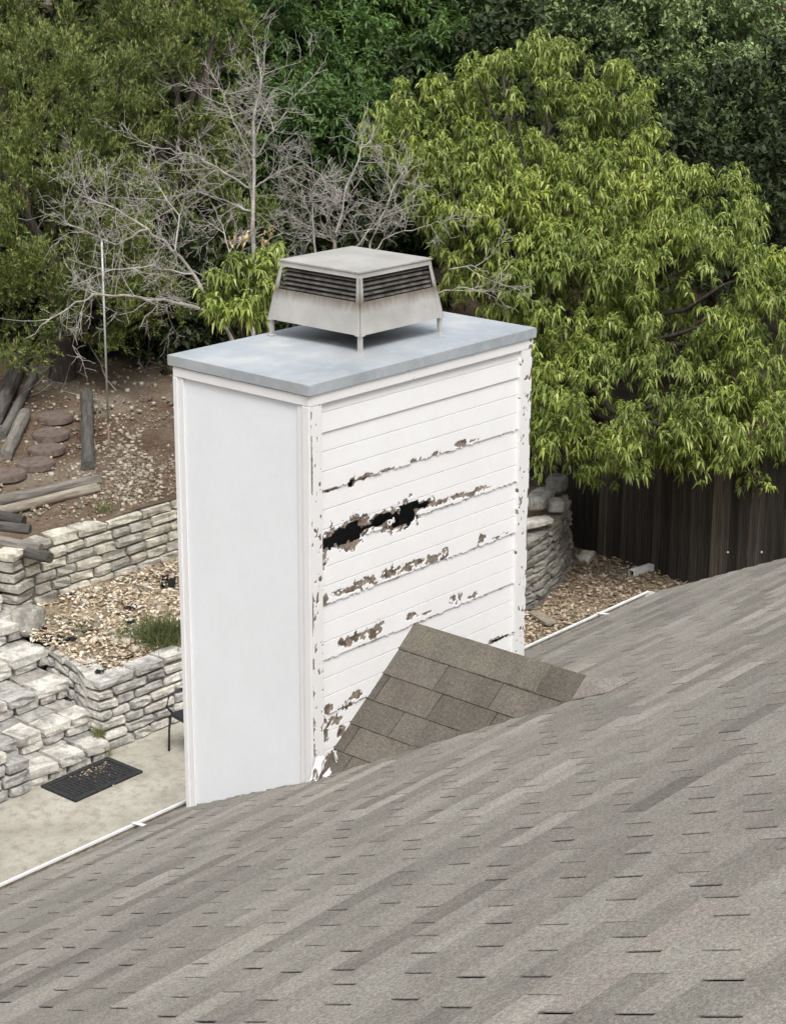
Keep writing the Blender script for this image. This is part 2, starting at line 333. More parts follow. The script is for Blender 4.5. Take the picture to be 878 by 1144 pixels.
# gutter: open trough with a rolled front lip, end cap and hanger straps
GZ = -.50; y0, y1 = YE-.018, 1.085
prof = [(y0, GZ+.012), (y0, GZ-.10), (y1-.025, GZ-.10), (y1, GZ-.03), (y1, GZ+.004), (y1-.020, GZ+.007), (y1-.020, GZ-.005), (y1-.006, GZ-.008), (y1-.006, GZ-.03), (y1-.03, GZ-.092), (y0+.006, GZ-.092), (y0+.006, GZ+.012)]
bm = bmesh.new(); prism(bm, prof, 'x', XR0, XR1+.03); gut = hpart(bm_obj('gutter', bm, G['gutter_white']))
bm = bmesh.new(); bx(bm, XR0, XR1, y0+.01, y1-.034, GZ-.090, GZ-.075); prism(bm, [(y1-.0075, GZ-.012), (y1-.0075, GZ-.03), (y1-.033, GZ-.080), (y1-.036, GZ-.076), (y1-.0105, GZ-.03), (y1-.0095, GZ-.012)], 'x', XR0, XR1); bm_obj('debris_lining', bm, G['gutter_inside'], gut)
bm = bmesh.new(); prism(bm, [(y0, GZ+.01), (y0, GZ-.10), (y1-.025, GZ-.10), (y1, GZ-.03), (y1, GZ+.004)], 'x', XR1+.031, XR1+.036); bm_obj('end_cap', bm, G['gutter_white'], gut)
for hxp in (-8.2, -6.4, -4.6, -2.7, -.28, 2.62, 4.1, ):
    bm = bmesh.new(); bx(bm, hxp-.012, hxp+.012, y0-.09, y1-.004, -.0015, .0015, 0, Matrix.Translation((0, 0, GZ+.012)))
    for v in bm.verts: v.co.z += max(0, y0-v.co.y)*TP*.9
    bm_obj('hanger', bm, G['gutter_white'], gut)

# shingles: every tab a slab, tilted so the butt stands proud, with open slots between tabs
EXP, TAB = .127, .345
n_course = int((YE-YR)/ca/EXP)
CH_X0, CH_X1 = -.01, W+.01
LT = 2.8e-3
def tint_for(c, x, seed=0):
    a = mnoise.noise(Vector((x*1.25+c*31.7, c*7.13, seed))); b = mnoise.noise(Vector((x*2.9+c*11.1, c*3.7+50, seed))); w = mnoise.noise(Vector((x*1.1+c*5.3, c*2.9+90, seed)))
    v = .236*(1+.44*a+.18*b); k = .5+w
    col = np.array([1.02, .96, .875])*(1-.8*max(0, k-.5)) + np.array([1.04, .915, .85])*(.8*max(0, k-.5))
    return np.clip(v, .14, .40)*col
tabs = []                                               # (x0,x1,s0 (distance from eave),course)
for c in range(n_course):
    s0 = -.004+c*EXP; off = (c % 2)*.5*TAB+random.uniform(-.025, .025)+.05*math.sin(c*.9)
    i = 0; x = XR0+off-TAB
    while x < XR1+.02:
        slot = random.choice((.005, .009, .010, .011, .012, .013, .014, .016))
        a, b = max(x+slot/2, XR0), min(x+TAB-slot/2, XR1)
        if b-a > .03:
            yl, yh = YE-s0*ca, YE-(s0+EXP)*ca
            inside_chim = (a > CH_X0 and b < CH_X1 and yl < D and yh > 0)
            inside_cr = False
            xm = (a+b)/2
            if 0 < xm < 1.62 and yl < 0:
                hz = .641-.79*abs(xm-.812); inside_cr = hz > -yh*TP+.14
            if not inside_chim and not inside_cr: tabs.append((a, b, s0, c))
        x += TAB
def tab_verts(w, h, thick=LT, lap=.012, lift=.0085):
    """local: x 0..w, y 0..h up the slope, z off the roof plane; butt edge lifted"""
    z0, z1 = lift, lift-(lift-.0008)*(h+lap)/h
    return [(0, 0, z0-thick), (w, 0, z0-thick), (w, h+lap, z1-thick), (0, h+lap, z1-thick), (0, 0, z0), (w, 0, z0), (w, h+lap, z1), (0, h+lap, z1)]
BOXF = [(3,2,1,0),(4,5,6,7),(0,1,5,4),(1,2,6,5),(2,3,7,6),(3,0,4,7)]
def roof_pt(x, s, n): # n = height off the plane
    return (x, YE-s*ca+n*sa, -YE*TP+s*sa+n*ca)
def vis_score(t):
    P = roof_pt((t[0]+t[1])/2, t[2]+EXP/2, 0); u, v, z = to_px(P)
    if z < .5 or not (-20 < u < 898 and -20 < v < 1160): return 0
    return 1/z
order = sorted(range(len(tabs)), key=lambda i: -vis_score(tabs[i])); single = set(order[:300])
tab_mesh = {}
Rslope = Matrix(((1, 0, 0), (0, -ca, sa), (0, sa, ca))).to_3x3()   # local (x, up slope, normal) -> world
def frame4(origin): 
    M = Matrix.Identity(4)
    for i in range(3):
        for j in range(3): M[i][j] = Rslope[i][j]
    M.translation = Vector(origin); return M
# handedness: use mirrored local axes so the matrix stays a rotation
RX = Matrix(((-1, 0, 0), (0, -ca, sa), (0, sa, ca)))
FV, FF, FC = [], [], []
for i, (a, b, s0, c) in enumerate(tabs):
    tint = tint_for(c, (a+b)/2)
    lift = .0075+random.uniform(-.0008, .0012)
    if i in single:
        w = round(b-a, 4)
        if w not in tab_mesh:
            me = bpy.data.meshes.new('shingle'); me.from_pydata(tab_verts(w, EXP), [], BOXF); me.materials.append(G['shingle']); tab_mesh[w] = me
        o = bpy.data.objects.new('shingle', tab_mesh[w]); link(o, roof)
        M = Matrix.Identity(4)
        for r_ in range(3):
            for k_ in range(3): M[r_][k_] = RX[r_][k_]
        M.translation = Vector(roof_pt(b, s0, random.uniform(0, .001))); o.matrix_local = M; o.color = (*tint, 1)
    else:
        k = len(FV)
        for (lx, ly, lz) in tab_verts(b-a, EXP, lift=lift): FV.append(roof_pt(b-lx, s0+ly, lz))
        FF += [tuple(k+q for q in f) for f in BOXF]; FC += [tint]*8
fo = mesh_obj('shingle_field', FV, FF, G['shingle_field'], roof, kind='stuff')
at = fo.data.attributes.new('tint', 'FLOAT_COLOR', 'POINT'); at.data.foreach_set('color', np.concatenate([np.array(FC), np.ones((len(FC), 1))], 1).ravel())
ch = list(roof.children)

# ---- cricket (saddle) behind the chimney
RXc, RZ, SL = .812, .641, .79; RY = -RZ/TP
cs = 1/math.hypot(1, SL)
bm = bmesh.new()
A = [bm.verts.new(p) for p in ((0, 0, -.004), (RXc, 0, RZ-.012), (2*RXc, 0, -.004), (RXc, RY, RZ-.012))]
bm.faces.new((A[0], A[3], A[1])); bm.faces.new((A[1], A[3], A[2])); bm.faces.new((A[0], A[1], A[2]))
cricket = hpart(bm_obj('cricket', bm, G['slot_shade_deck']))
def clip(poly, n, d):
    out = []
    for i in range(len(poly)):
        p, q = poly[i], poly[(i+1) % len(poly)]; a, b = p[0]*n[0]+p[1]*n[1]-d, q[0]*n[0]+q[1]*n[1]-d
        if a >= 0: out.append(p)
        if a*b < 0: t = a/(a-b); out.append((p[0]+t*(q[0]-p[0]), p[1]+t*(q[1]-p[1])))
    return out
SLEN = RXc/cs                                       # slope length from ridge to corner
def cricket_tab(side, poly, lift, tint, name='shingle'):
    """poly in (l, t): l = distance out from the chimney face, t = distance down from the ridge"""
    nrm = (-side*SL*cs*1.0, 0, cs) if side > 0 else (-SL*cs, 0, cs)
    def P(l, t, h):
        x = RXc+side*t*cs; z = RZ-t*SL*cs; return (x+side*SL*cs*h, -l, z+cs*h)
    n = len(poly); tm = max(p[1] for p in poly)
    V = [P(l, t, -.002) for l, t in poly]+[P(l, t, lift if t > tm-.12 else .0018) for l, t in poly]
    F = [tuple(range(n))[::-1], tuple(range(n, 2*n))]+[(i, (i+1) % n, n+(i+1) % n, n+i) for i in range(n)]
    o = mesh_obj(name, V, F, G['shingle'], cricket); o.color = (*tint, 1)
    bmm = bmesh.new(); bmm.from_mesh(o.data); bmesh.ops.recalc_face_normals(bmm, faces=bmm.faces); bmm.to_mesh(o.data); bmm.free(); return o
CE, CT = .163, .36
for side in (-1, 1):
    for c in range(7):
        t0, t1 = -.004+c*CE, -.004+(c+1)*CE+.010
        l = -random.uniform(.02, .3)+(.16 if c % 2 else 0)-.1
        while l < 1.5:
            a, b = l+.0026, l+CT-.0026; l += CT
            poly = [(a, t0), (b, t0), (b, t1), (a, t1)]
            if a < 0: poly = clip(poly, (1, 0), .004)
            poly = clip(poly, (0, 1), .004) if poly else poly
            # valley: at drop t the cricket reaches l = (RZ - t*SL*cs)/TP
            poly = clip(poly, (-1, -SL*cs/TP), -(RZ/TP)-.075) if poly else poly
            if len(poly) >= 3 and max(p[0] for p in poly)-min(p[0] for p in poly) > .02:
                v = .115+random.uniform(-.026, .026); r_ = random.random()
                cricket_tab(side, poly, .0085, np.array([1.0, .91-.04*r_, .80-.05*r_])*v)
    # ridge cap pieces folded over
for (l0, l1, v, w_) in ((.006, .92, .120, .172), (.91, 1.13, .095, .174), (1.12, 1.36, .215, .15)):
    hgt = .014 if l0 < 1.1 else .010
    V = []
    for l in (l0, l1):
        for sx, t in ((-1, w_), (-1, .02), (0, 0), (1, .02), (1, w_)):
            x = RXc+sx*t*cs; z = RZ-abs(t)*SL*cs+hgt-(.004 if l == l0 else 0); 
            if l0 > 1.1 : z = max(RZ-abs(t)*SL*cs+.010, TP*l+.0125)
            V.append((x, -l, z))
    V += [(p[0], p[1], p[2]-.006) for p in V]
    F = [(i, i+1, i+6, i+5) for i in range(4)]+[(10+i+5, 10+i+6, 10+i+1, 10+i) for i in range(4)]
    F += [(5+i, 6+i, 16+i, 15+i) for i in range(4)]+[(1+i, i, 10+i, 11+i) for i in range(4)]+[(0, 5, 15, 10), (9, 4, 14, 19)]
    o = mesh_obj('ridge_cap', V, F, G['shingle'], cricket); o.color = (v*1.04, v*.945, v*(.80 if l0 < 1.1 else .88), 1)

# ================================================================== CHIMNEY
chim = empty('chimney', (W/2, D/2, -.4), label='tall white boxed chimney with rotted holed lap siding on the shingle roof', cat='chimney')
def cpart(o): o.parent = chim; o.matrix_parent_inverse = Matrix.Translation((-W/2, -D/2, .4)); return o
ZT = 2.052
def lines(i): return 1.949-.1002*i
def blob_list(L):
    out = []
    for (u, v, ru, rv) in L:
        P = on_y(u, v, -.012); Q = on_y(u+ru, v-ru*.345, -.012); out.append((P[0], P[2], abs(Q[0]-P[0]), rv/205.0))
    return out
def Z6(x, y): return (330+x/3.252, 440+y/3.252)
HOLES = blob_list([(*Z6(210, 500), 12, 11), (*Z6(170, 522), 13, 9.5), (*Z6(122, 542), 11, 6.5), (*Z6(305, 458), 10, 6.5), (*Z6(335, 446), 6, 4), (*Z6(398, 440), 11, 12), (*Z6(418, 412), 9, 5.5),
                   (*Z6(465, 403), 8.5, 3.2), (*Z6(262, 482), 7, 1.8), (*Z6(205, 322), 3, 4), (*Z6(740, 892), 8, 1.2), (*Z6(380, 470), 9, 4)])
ROT = blob_list([(*Z6(205, 315), 3.5, 6.5), (*Z6(245, 302), 9, 3.2), (*Z6(330, 275), 15, 1.8), (*Z6(425, 242), 8, 3), (*Z6(512, 214), 4, 2.2), (*Z6(600, 180), 10, 4.2), (*Z6(640, 168), 8, 2.2), (*Z6(130, 350), 14, 1.4),
                 (*Z6(140, 520), 18, 14), (*Z6(230, 478), 14, 10), (*Z6(100, 590), 5, 14), (*Z6(330, 440), 14, 7), (*Z6(400, 440), 15, 15), (*Z6(340, 488), 14, 5), (*Z6(470, 402), 12, 6), (*Z6(540, 388), 16, 3.6), (*Z6(640, 357), 17, 3.8), (*Z6(200, 545), 14, 8), (*Z6(690, 342), 8, 2),
                 (*Z6(190, 712), 15, 3.5), (*Z6(260, 680), 18, 6.5), (*Z6(350, 645), 18, 6.5), (*Z6(430, 618), 16, 5.5), (*Z6(505, 592), 15, 5.5), (*Z6(540, 578), 5, 6), (*Z6(102, 748), 5, 6), (*Z6(673, 528), 5.5, 6), (*Z6(720, 524), 6, 1.6), (*Z6(760, 508), 4, 2.2),
                 (*Z6(200, 892), 14, 6.5), (*Z6(285, 862), 12, 7.5), (*Z6(165, 902), 6, 5), (*Z6(420, 806), 5, 3.4), (*Z6(470, 798), 7, 1.5), (*Z6(582, 748), 8, 6.5), (*Z6(628, 742), 4, 2), (*Z6(648, 732), 3, 3.4), (*Z6(735, 892), 12, 4),
                 (366, 792, 8, 6), (374, 806, 9, 8), (386, 789, 9, 6), (396, 778, 7, 5), (364, 822, 6, 11), (372, 845, 9, 8), (382, 818, 6, 8), (362, 806, 4, 8), (358, 848, 4, 12)])
def fieldval(X, Z, B):
    d = np.full(X.shape, 9.0)
    for (x, z, rx, rz) in B: d = np.minimum(d, np.sqrt(((X-x)/max(rx, .008))**2+((Z-z)/max(rz, .006))**2))
    return d
def painted_grid(name, x0, x1, z0, z1, yfun, thick, m, step=.0063, rotf=None, holef=None, plane='xz', rows=(), **k):
    nx, nz = max(2, int((x1-x0)/step)), max(2, int((z1-z0)/step))
    zz = np.linspace(z0, z1, nz+1)
    for g in rows: zz = np.concatenate([zz[(zz < g-.0055) | (zz > g+.0055)], [g-.0040, g-.0022, g+.0022, g+.0026]])
    zz = np.sort(zz); nz = len(zz)-1
    X, Z = np.meshgrid(np.linspace(x0, x1, nx+1), zz)
    n1 = fbm(X*45, Z*45, 3); n2 = fbm(X*16+9, Z*16, 5)
    rot = rotf(X, Z, n1, n2) if rotf else np.zeros_like(X)
    Y = yfun(X, Z)
    gone = holef(X, Z, n1, n2) if holef else np.zeros(X.shape, bool)
    dep = np.clip((rot-.35)*3, 0, 1); Y = Y+dep*(.0016+(n1-.5)*.007)
    idx = np.arange((nx+1)*(nz+1)).reshape(nz+1, nx+1)
    keep = ~(gone[:-1, :-1] | gone[1:, 1:] | gone[:-1, 1:] | gone[1:, :-1])
    Fq = np.stack([idx[:-1, :-1], idx[:-1, 1:], idx[1:, 1:], idx[1:, :-1]], -1)[keep]
    P = np.stack([X, Y, Z], -1).reshape(-1, 3) if plane == 'xz' else np.stack([Y, X, Z], -1).reshape(-1, 3)
    if plane == 'yz': Fq = Fq[:, ::-1]
    used = np.zeros(len(P), bool); used[Fq.ravel()] = True; rm = np.cumsum(used)-1
    o = cpart(mesh_obj(name, P[used], rm[Fq].tolist(), m, None, False, **k))
    a = o.data.attributes.new('rot', 'FLOAT', 'POINT'); a.data.foreach_set('value', rot.reshape(-1)[used].astype(np.float32))
    md = o.modifiers.new('thickness', 'SOLIDIFY'); md.thickness = thick; md.offset = -1
    return o
laps = [lines(1), lines(4), lines(7), lines(10), lines(13), lines(16), lines(19), -.03]
tops = [2.03]+[z+.014 for z in laps[:-1]]
lab = {1: None, 2: 'siding board with a big rotted hole torn through its edge'}
for bi, (zb, zt) in enumerate(zip(laps, tops)):
    grooves = [lines(i) for i in range(-1, 24) if zb+.05 < lines(i) < zt-.03]
    def yf(X, Z, zb=zb, zt=zt, grooves=grooves):
        t = (Z-zb)/.31; Y = -.0175+.0090*t
        for g in grooves: Y = Y+.0062*(np.abs(Z-g) < .0024)
        return Y+.0012*(fbm(X*3, Z*6, 9)-.5)
    def rf(X, Z, n1, n2, zb=zb):
        d = fieldval(X, Z, ROT); h = fieldval(X, Z, HOLES)
        d = np.minimum(d, h/1.35)
        r = np.clip(1.40-d+(n1-.5)*2.1+(n2-.5)*.9-np.clip((fbm(X*38, Z*80, 15)-.60)*7, 0, 1)*(h > 1.35), 0, 1)*.95
        e = np.clip(1-(Z-zb)/.012, 0, 1)*np.clip((n2-.44)*5, 0, 1)*(.95 if zb < 1.8 and zb > 0 else 0)   # flaked drip edge
        sp = np.clip((fbm(X*60, Z*60, 21)-.84)*9, 0, 1)*.8
        return np.maximum(np.maximum(r*(d < 1.7), e), sp)
    def hf(X, Z, n1, n2, zb=zb):
        h = fieldval(X, Z, HOLES)
        nib = (Z < zb+.0045*np.clip((n1-.50)*4, 0, 1)*(1 if 0 < zb < 1.8 else 0))
        return (h+(n1-.5)*1.5+(n2-.5)*.7 < .92) | nib
    painted_grid('siding_board', .070, W-.085, zb, zt, yf, .007, G['siding_paint'], rotf=rf, holef=hf, rows=grooves, label=lab.get(bi))
# corner boards on the siding face
def edge_rot(xa, xb, amt, seed, low=.8):
    def rf(X, Z, n1, n2):
        e = np.minimum(np.abs(X-xa), np.abs(X-xb)); flake = fbm(X*30, Z*12, seed); fl2 = fbm(X*50, Z*30, seed+3)
        r = np.clip(1-e/.014, 0, 1)*np.clip((flake-.5)*6, 0, 1.0)*amt+np.clip((fl2-(.76-.045*amt))*12, 0, 1)*.95
        lowr = np.clip(1-(Z/.34), 0, 1)*np.clip((flake-.42)*5, 0, 1)*low
        return np.clip(np.maximum(r, lowr), 0, .98)
    return rf
def cb_hole(X, Z, n1, n2):
    P = on_y(351, 811, -.03); return ((X-P[0])/.011)**2+((Z-P[2])/.020)**2+(n1-.5)*.6 < 1
painted_grid('corner_board', -.004, .072, -.04, 2.0, lambda X, Z: -.032+0*X, .028, G['trim_paint'], rotf=edge_rot(-.004, .3, 2.6, 31), holef=cb_hole, label='corner board with flaking edge paint')
painted_grid('corner_board', W-.090, W+.004, -.04, 2.0, lambda X, Z: -.032+0*X, .028, G['trim_paint'], rotf=edge_rot(W-.2, W+.004, 2.6, 41), label='weathered corner board with peeling paint')
painted_grid('frieze_board', -.006, W+.006, 2.002, ZT+.006, lambda X, Z: -.034+0*X, .028, G['trim_paint'], rotf=lambda X, Z, n1, n2: np.clip((n2-.66)*6, 0, .9))
# corner boards' small return face by the right edge and the plain side/back shell
bm = bmesh.new(); prism(bm, [(.0, -.03), (.0, ZT), (D, ZT), (D, -D*TP-.05)], 'x', W-.012, W); cpart(bm_obj('side_panel', bm, G['panel_paint']))
bm = bmesh.new(); bx(bm, .013, W-.013, D-.012, D-.001, -D*TP-.35, ZT); cpart(bm_obj('back_panel', bm, G['panel_paint']))
# left (smooth) face
def bot(Y): return -Y*TP-.004
def lp_rot(Y, Z, n1, n2):
    h = Z-bot(Y); f = fbm(Y*22, Z*22, 61)
    return np.clip(np.clip(1.1-h/.022, 0, 1)*np.clip((f-.47)*5, 0, 1), 0, .75)
def lp_hole(Y, Z, n1, n2): return Z < bot(Y)-.012
painted_grid('smooth_panel', .0, D-.002, -.46, ZT, lambda Y, Z: -.002+.0015*(fbm(Y*2.5, Z*2.0, 77)-.5), .01, G['panel_paint'], step=.0125, rotf=lp_rot, holef=lp_hole, plane='yz', label='smooth blue-white flat panel')
def vstrip(name, ya, yb, x, th, zt=2.0):
    bm = bmesh.new(); prism(bm, [(ya, bot(ya)-.01), (ya, zt), (yb, zt), (yb, bot(yb)-.01)], 'x', x, x+th)
    bmesh.ops.bevel(bm, geom=bm.edges[:], offset=.002, segments=1, affect='EDGES'); return cpart(bm_obj(name, bm, G['trim_paint']))
vstrip('trim_strip', .012, .052, -.0125, .010); vstrip('trim_strip', -.033, .0115, -.021, .017)
vstrip('trim_strip', D-.064, D-.026, -.0125, .010); vstrip('trim_strip', D-.0255, D+.004, -.021, .018)
bm = bmesh.new(); bx(bm, -.019, -.003, -.0335, D+.003, 2.0025, ZT, .002); cpart(bm_obj('frieze_board', bm, G['trim_paint']))
# sheet metal cap
cx0, cx1, cy0, cy1 = -.030, W+.022, -.044, D+.030
bm = bmesh.new(); nxg, nyg = 16, 9
top = [[bm.verts.new((cx0+(cx1-cx0)*i/nxg, cy0+(cy1-cy0)*j/nyg, 2.111+.012*(1-abs(2*i/nxg-1))*(1-abs(2*j/nyg-1))+(.002*mnoise.noise(Vector((i*.7, j*.7, 2))) if 0 < i < nxg and 0 < j < nyg else 0))) for i in range(nxg+1)] for j in range(nyg+1)]
for j in range(nyg):
    for i in range(nxg): bm.faces.new((top[j][i], top[j][i+1], top[j+1][i+1], top[j+1][i]))
ring = [top[0][i] for i in range(nxg)]+[top[j][nxg] for j in range(nyg)]+[top[nyg][i] for i in range(nxg, 0, -1)]+[top[j][0] for j in range(nyg, 0, -1)]
low = [bm.verts.new((v.co.x+(.002 if v.co.x < 0 else 0), v.co.y, 2.058+.0015*mnoise.noise(Vector((v.co.x*9, v.co.y*9, 0))))) for v in ring]
for i in range(len(ring)): bm.faces.new((ring[i], low[i], low[(i+1) % len(ring)], ring[(i+1) % len(ring)]))
bm.faces.new(low[::-1]); bmesh.ops.recalc_face_normals(bm, faces=bm.faces)
mc = cpart(bm_obj('metal_cap', bm, G['cap_metal'], label='pale blue-grey galvanised metal top pan'))
bm = bmesh.new(); bx(bm, cx0-.004, cx0+.03, cy0-.004, cy0+.0, 2.060, 2.108); bx(bm, cx0-.004, cx0-.0005, cy0, cy0+.03, 2.060, 2.108); bm_obj('corner_seam', bm, G['cap_metal'], mc)

# ---- hood standing on the cap
HX, HY, HB, HT, HF, ZB, ZTOP = .975, .562, .332, .279, .318, 2.205, 2.512
hood = empty('chimney_hood', (HX, HY, 2.118), label='square louvred metal hood on four legs atop the chimney cap', cat='chimney hood')
def opart(o): o.parent = hood; o.matrix_parent_inverse = Matrix.Translation((-HX, -HY, -2.118)); return o
def half(z): return HB+(HT-HB)*(z-ZB)/(ZTOP-ZB)
def ring_pts(z, off=0): h = half(z)+off; return [(HX-h, HY-h, z), (HX+h, HY-h, z), (HX+h, HY+h, z), (HX-h, HY+h, z)]
def slab(name, q_out, q_in, m, **k):
    V = q_out+q_in; F = [(0, 1, 2, 3), (7, 6, 5, 4), (0, 4, 5, 1), (1, 5, 6, 2), (2, 6, 7, 3), (3, 7, 4, 0)]
    o = opart(mesh_obj(name, V, F, m, None, **k)); b = bmesh.new(); b.from_mesh(o.data); bmesh.ops.recalc_face_normals(b, faces=b.faces); b.to_mesh(o.data); b.free(); return o
zl = ZB+.535*(ZTOP-ZB)
for k in range(4):
    a, b = k, (k+1) % 4
    lo, hi, lo2, hi2 = ring_pts(ZB), ring_pts(zl), ring_pts(ZB, -.006), ring_pts(zl, -.006)
    slab('panel', [lo[a], lo[b], hi[b], hi[a]], [lo2[a], lo2[b], hi2[b], hi2[a]], G['hood_metal'])
    z2 = ZTOP-.022; lo, hi, lo2, hi2 = ring_pts(z2, .004), ring_pts(ZTOP+.004, .004), ring_pts(z2, -.004), ring_pts(ZTOP+.004, -.004)
    slab('lid_fascia', [lo[a], lo[b], hi[b], hi[a]], [lo2[a], lo2[b], hi2[b], hi2[a]], G['hood_metal'])
    for s in range(5):
        za = zl+.004+s*(z2-zl)/5.0; ho = ring_pts(za, -.010); hi_ = [(HX+(p[0]-HX)*.93, HY+(p[1]-HY)*.93, p[2]+.010) for p in ho]
        up = lambda q: (q[0], q[1], q[2]+.0045)
        slab('louvre_slat', [ho[a], ho[b], up(ho[b]), up(ho[a])], [hi_[a], hi_[b], up(hi_[b]), up(hi_[a])], G['slat_metal'])
    # corner strip and leg
    sx, sy = ((-1, -1), (1, -1), (1, 1), (-1, 1))[k]
    P = [(HX+sx*(half(z)+.003), HY+sy*(half(z)+.003), z) for z in (ZB-.004, ZTOP)]
    w = .030
    q1 = [P[0], (P[0][0]-sx*w*1.25, P[0][1], P[0][2]), (P[1][0]-sx*w*.7, P[1][1], P[1][2]), P[1]]
    slab('corner_strip', q1, [(p[0], p[1]-sy*-.0 - sy*.004, p[2]) for p in q1], G['hood_metal'])
    q2 = [P[0], (P[0][0], P[0][1]-sy*w*1.25, P[0][2]), (P[1][0], P[1][1]-sy*w*.7, P[1][2]), P[1]]
    slab('corner_strip', q2, [(p[0]-sx*.004, p[1], p[2]) for p in q2], G['hood_metal'])
    fx, fy = HX+sx*HF, HY+sy*HF
    bm = bmesh.new(); bx(bm, fx-.010, fx+.010, fy-.010, fy+.010, 2.113, ZB+.03); bx(bm, fx-.020, fx+.020, fy-.020, fy+.020, 2.113, 2.121, .002)
    opart(bm_obj('leg', bm, G['hood_metal']))
V = [(HX-HT-.010, HY-HT-.010, ZTOP+.005), (HX+HT+.010, HY-HT-.010, ZTOP+.005), (HX+HT+.010, HY+HT+.010, ZTOP+.005), (HX-HT-.010, HY+HT+.010, ZTOP+.005)]
V += [(p[0], p[1], p[2]+.007) for p in V]+[(HX, HY, ZTOP+.030)]
opart(mesh_obj('lid', V, [(3,2,1,0), (0,1,5,4), (1,2,6,5), (2,3,7,6), (3,0,4,7), (4,5,8), (5,6,8), (6,7,8), (7,4,8)], G['hood_metal'], label='flat shallow peaked metal lid'))
bm = bmesh.new(); bx(bm, HX-.258, HX+.258, HY-.258, HY+.258, ZB+.004, ZTOP-.01); opart(bm_obj('spark_screen', bm, G['soot_shade']))

# broken bits of painted trim at the foot of the chimney
def scrap_board(loc, L, wd, th, rot, label):
    bm = bmesh.new(); bx(bm, -L/2, L/2, -wd/2, wd/2, -th/2, th/2)
    bmesh.ops.subdivide_edges(bm, edges=bm.edges[:], cuts=2, use_grid_fill=True)
    for v in bm.verts: v.co += Vector((random.uniform(-.012, .012), random.uniform(-.006, .006), random.uniform(-.003, .003)))
    o = bm_obj('broken_board', bm, G['trim_paint'], None, label=label, cat='broken board', group='broken trim pieces by the chimney'); o.location = loc; o.rotation_euler = rot
    a = o.data.attributes.new('rot', 'FLOAT', 'POINT'); a.data.foreach_set('value', [random.choice((0, .2, .45, .55, .7)) for _ in o.data.vertices]); return o
for (u, v, L, wd, rot, lb) in ((354, 859, .12, .035, (.5, -.95, .3), 'short split white wood piece leaning on the corner board foot'),
                               (370, 862, .14, .035, (.5, -.15, .35), 'torn white trim flap lying across the cricket valley'),
                               (376, 848, .10, .016, (.9, 1.25, .1), 'narrow curled white sliver standing on the cricket edge')):
    P = on_y(u, v, -.075); scrap_board((P[0], P[1], P[2]), L, wd, .014, rot, lb)

# ================================================================== STONE WORK
def stone_variants(n=9):
    out = []
    for i in range(n):
        bm = bmesh.new(); bmesh.ops.create_cube(bm, size=1.0); bmesh.ops.subdivide_edges(bm, edges=bm.edges[:], cuts=1, use_grid_fill=True)
        for v in bm.verts:
            c = v.co; k = sum(abs(abs(q)-.5) < 1e-4 for q in c)
            if k == 3: c *= .97+random.uniform(-.04, .02)
            elif k == 2: c *= .985
            c += Vector((random.uniform(-.03, .03), random.uniform(-.05, .05), random.uniform(-.055, .055)))
        es = [e for e in bm.edges if e.calc_face_angle(0) > .7]
        me = bpy.data.meshes.new('stone'); bm.to_mesh(me); bm.free(); me.polygons.foreach_set('use_smooth', [False]*len(me.polygons)); out.append(me)
    return out
STV = {}
def stone(parent, c, size, rz, m, inv, tilt=.03):
    if m not in STV:
        STV[m] = stone_variants()
        for me in STV[m]: me.materials.append(G[m])
    o = bpy.data.objects.new('stone', random.choice(STV[m])); link(o, parent)
    E = Euler((random.uniform(-tilt, tilt), random.uniform(-tilt, tilt), rz+random.uniform(-.05, .05)))
    o.matrix_local = inv @ (Matrix.Translation(Vector(c)) @ E.to_matrix().to_4x4() @ Matrix.Diagonal((size[0], size[1], size[2], 1)))
    return o
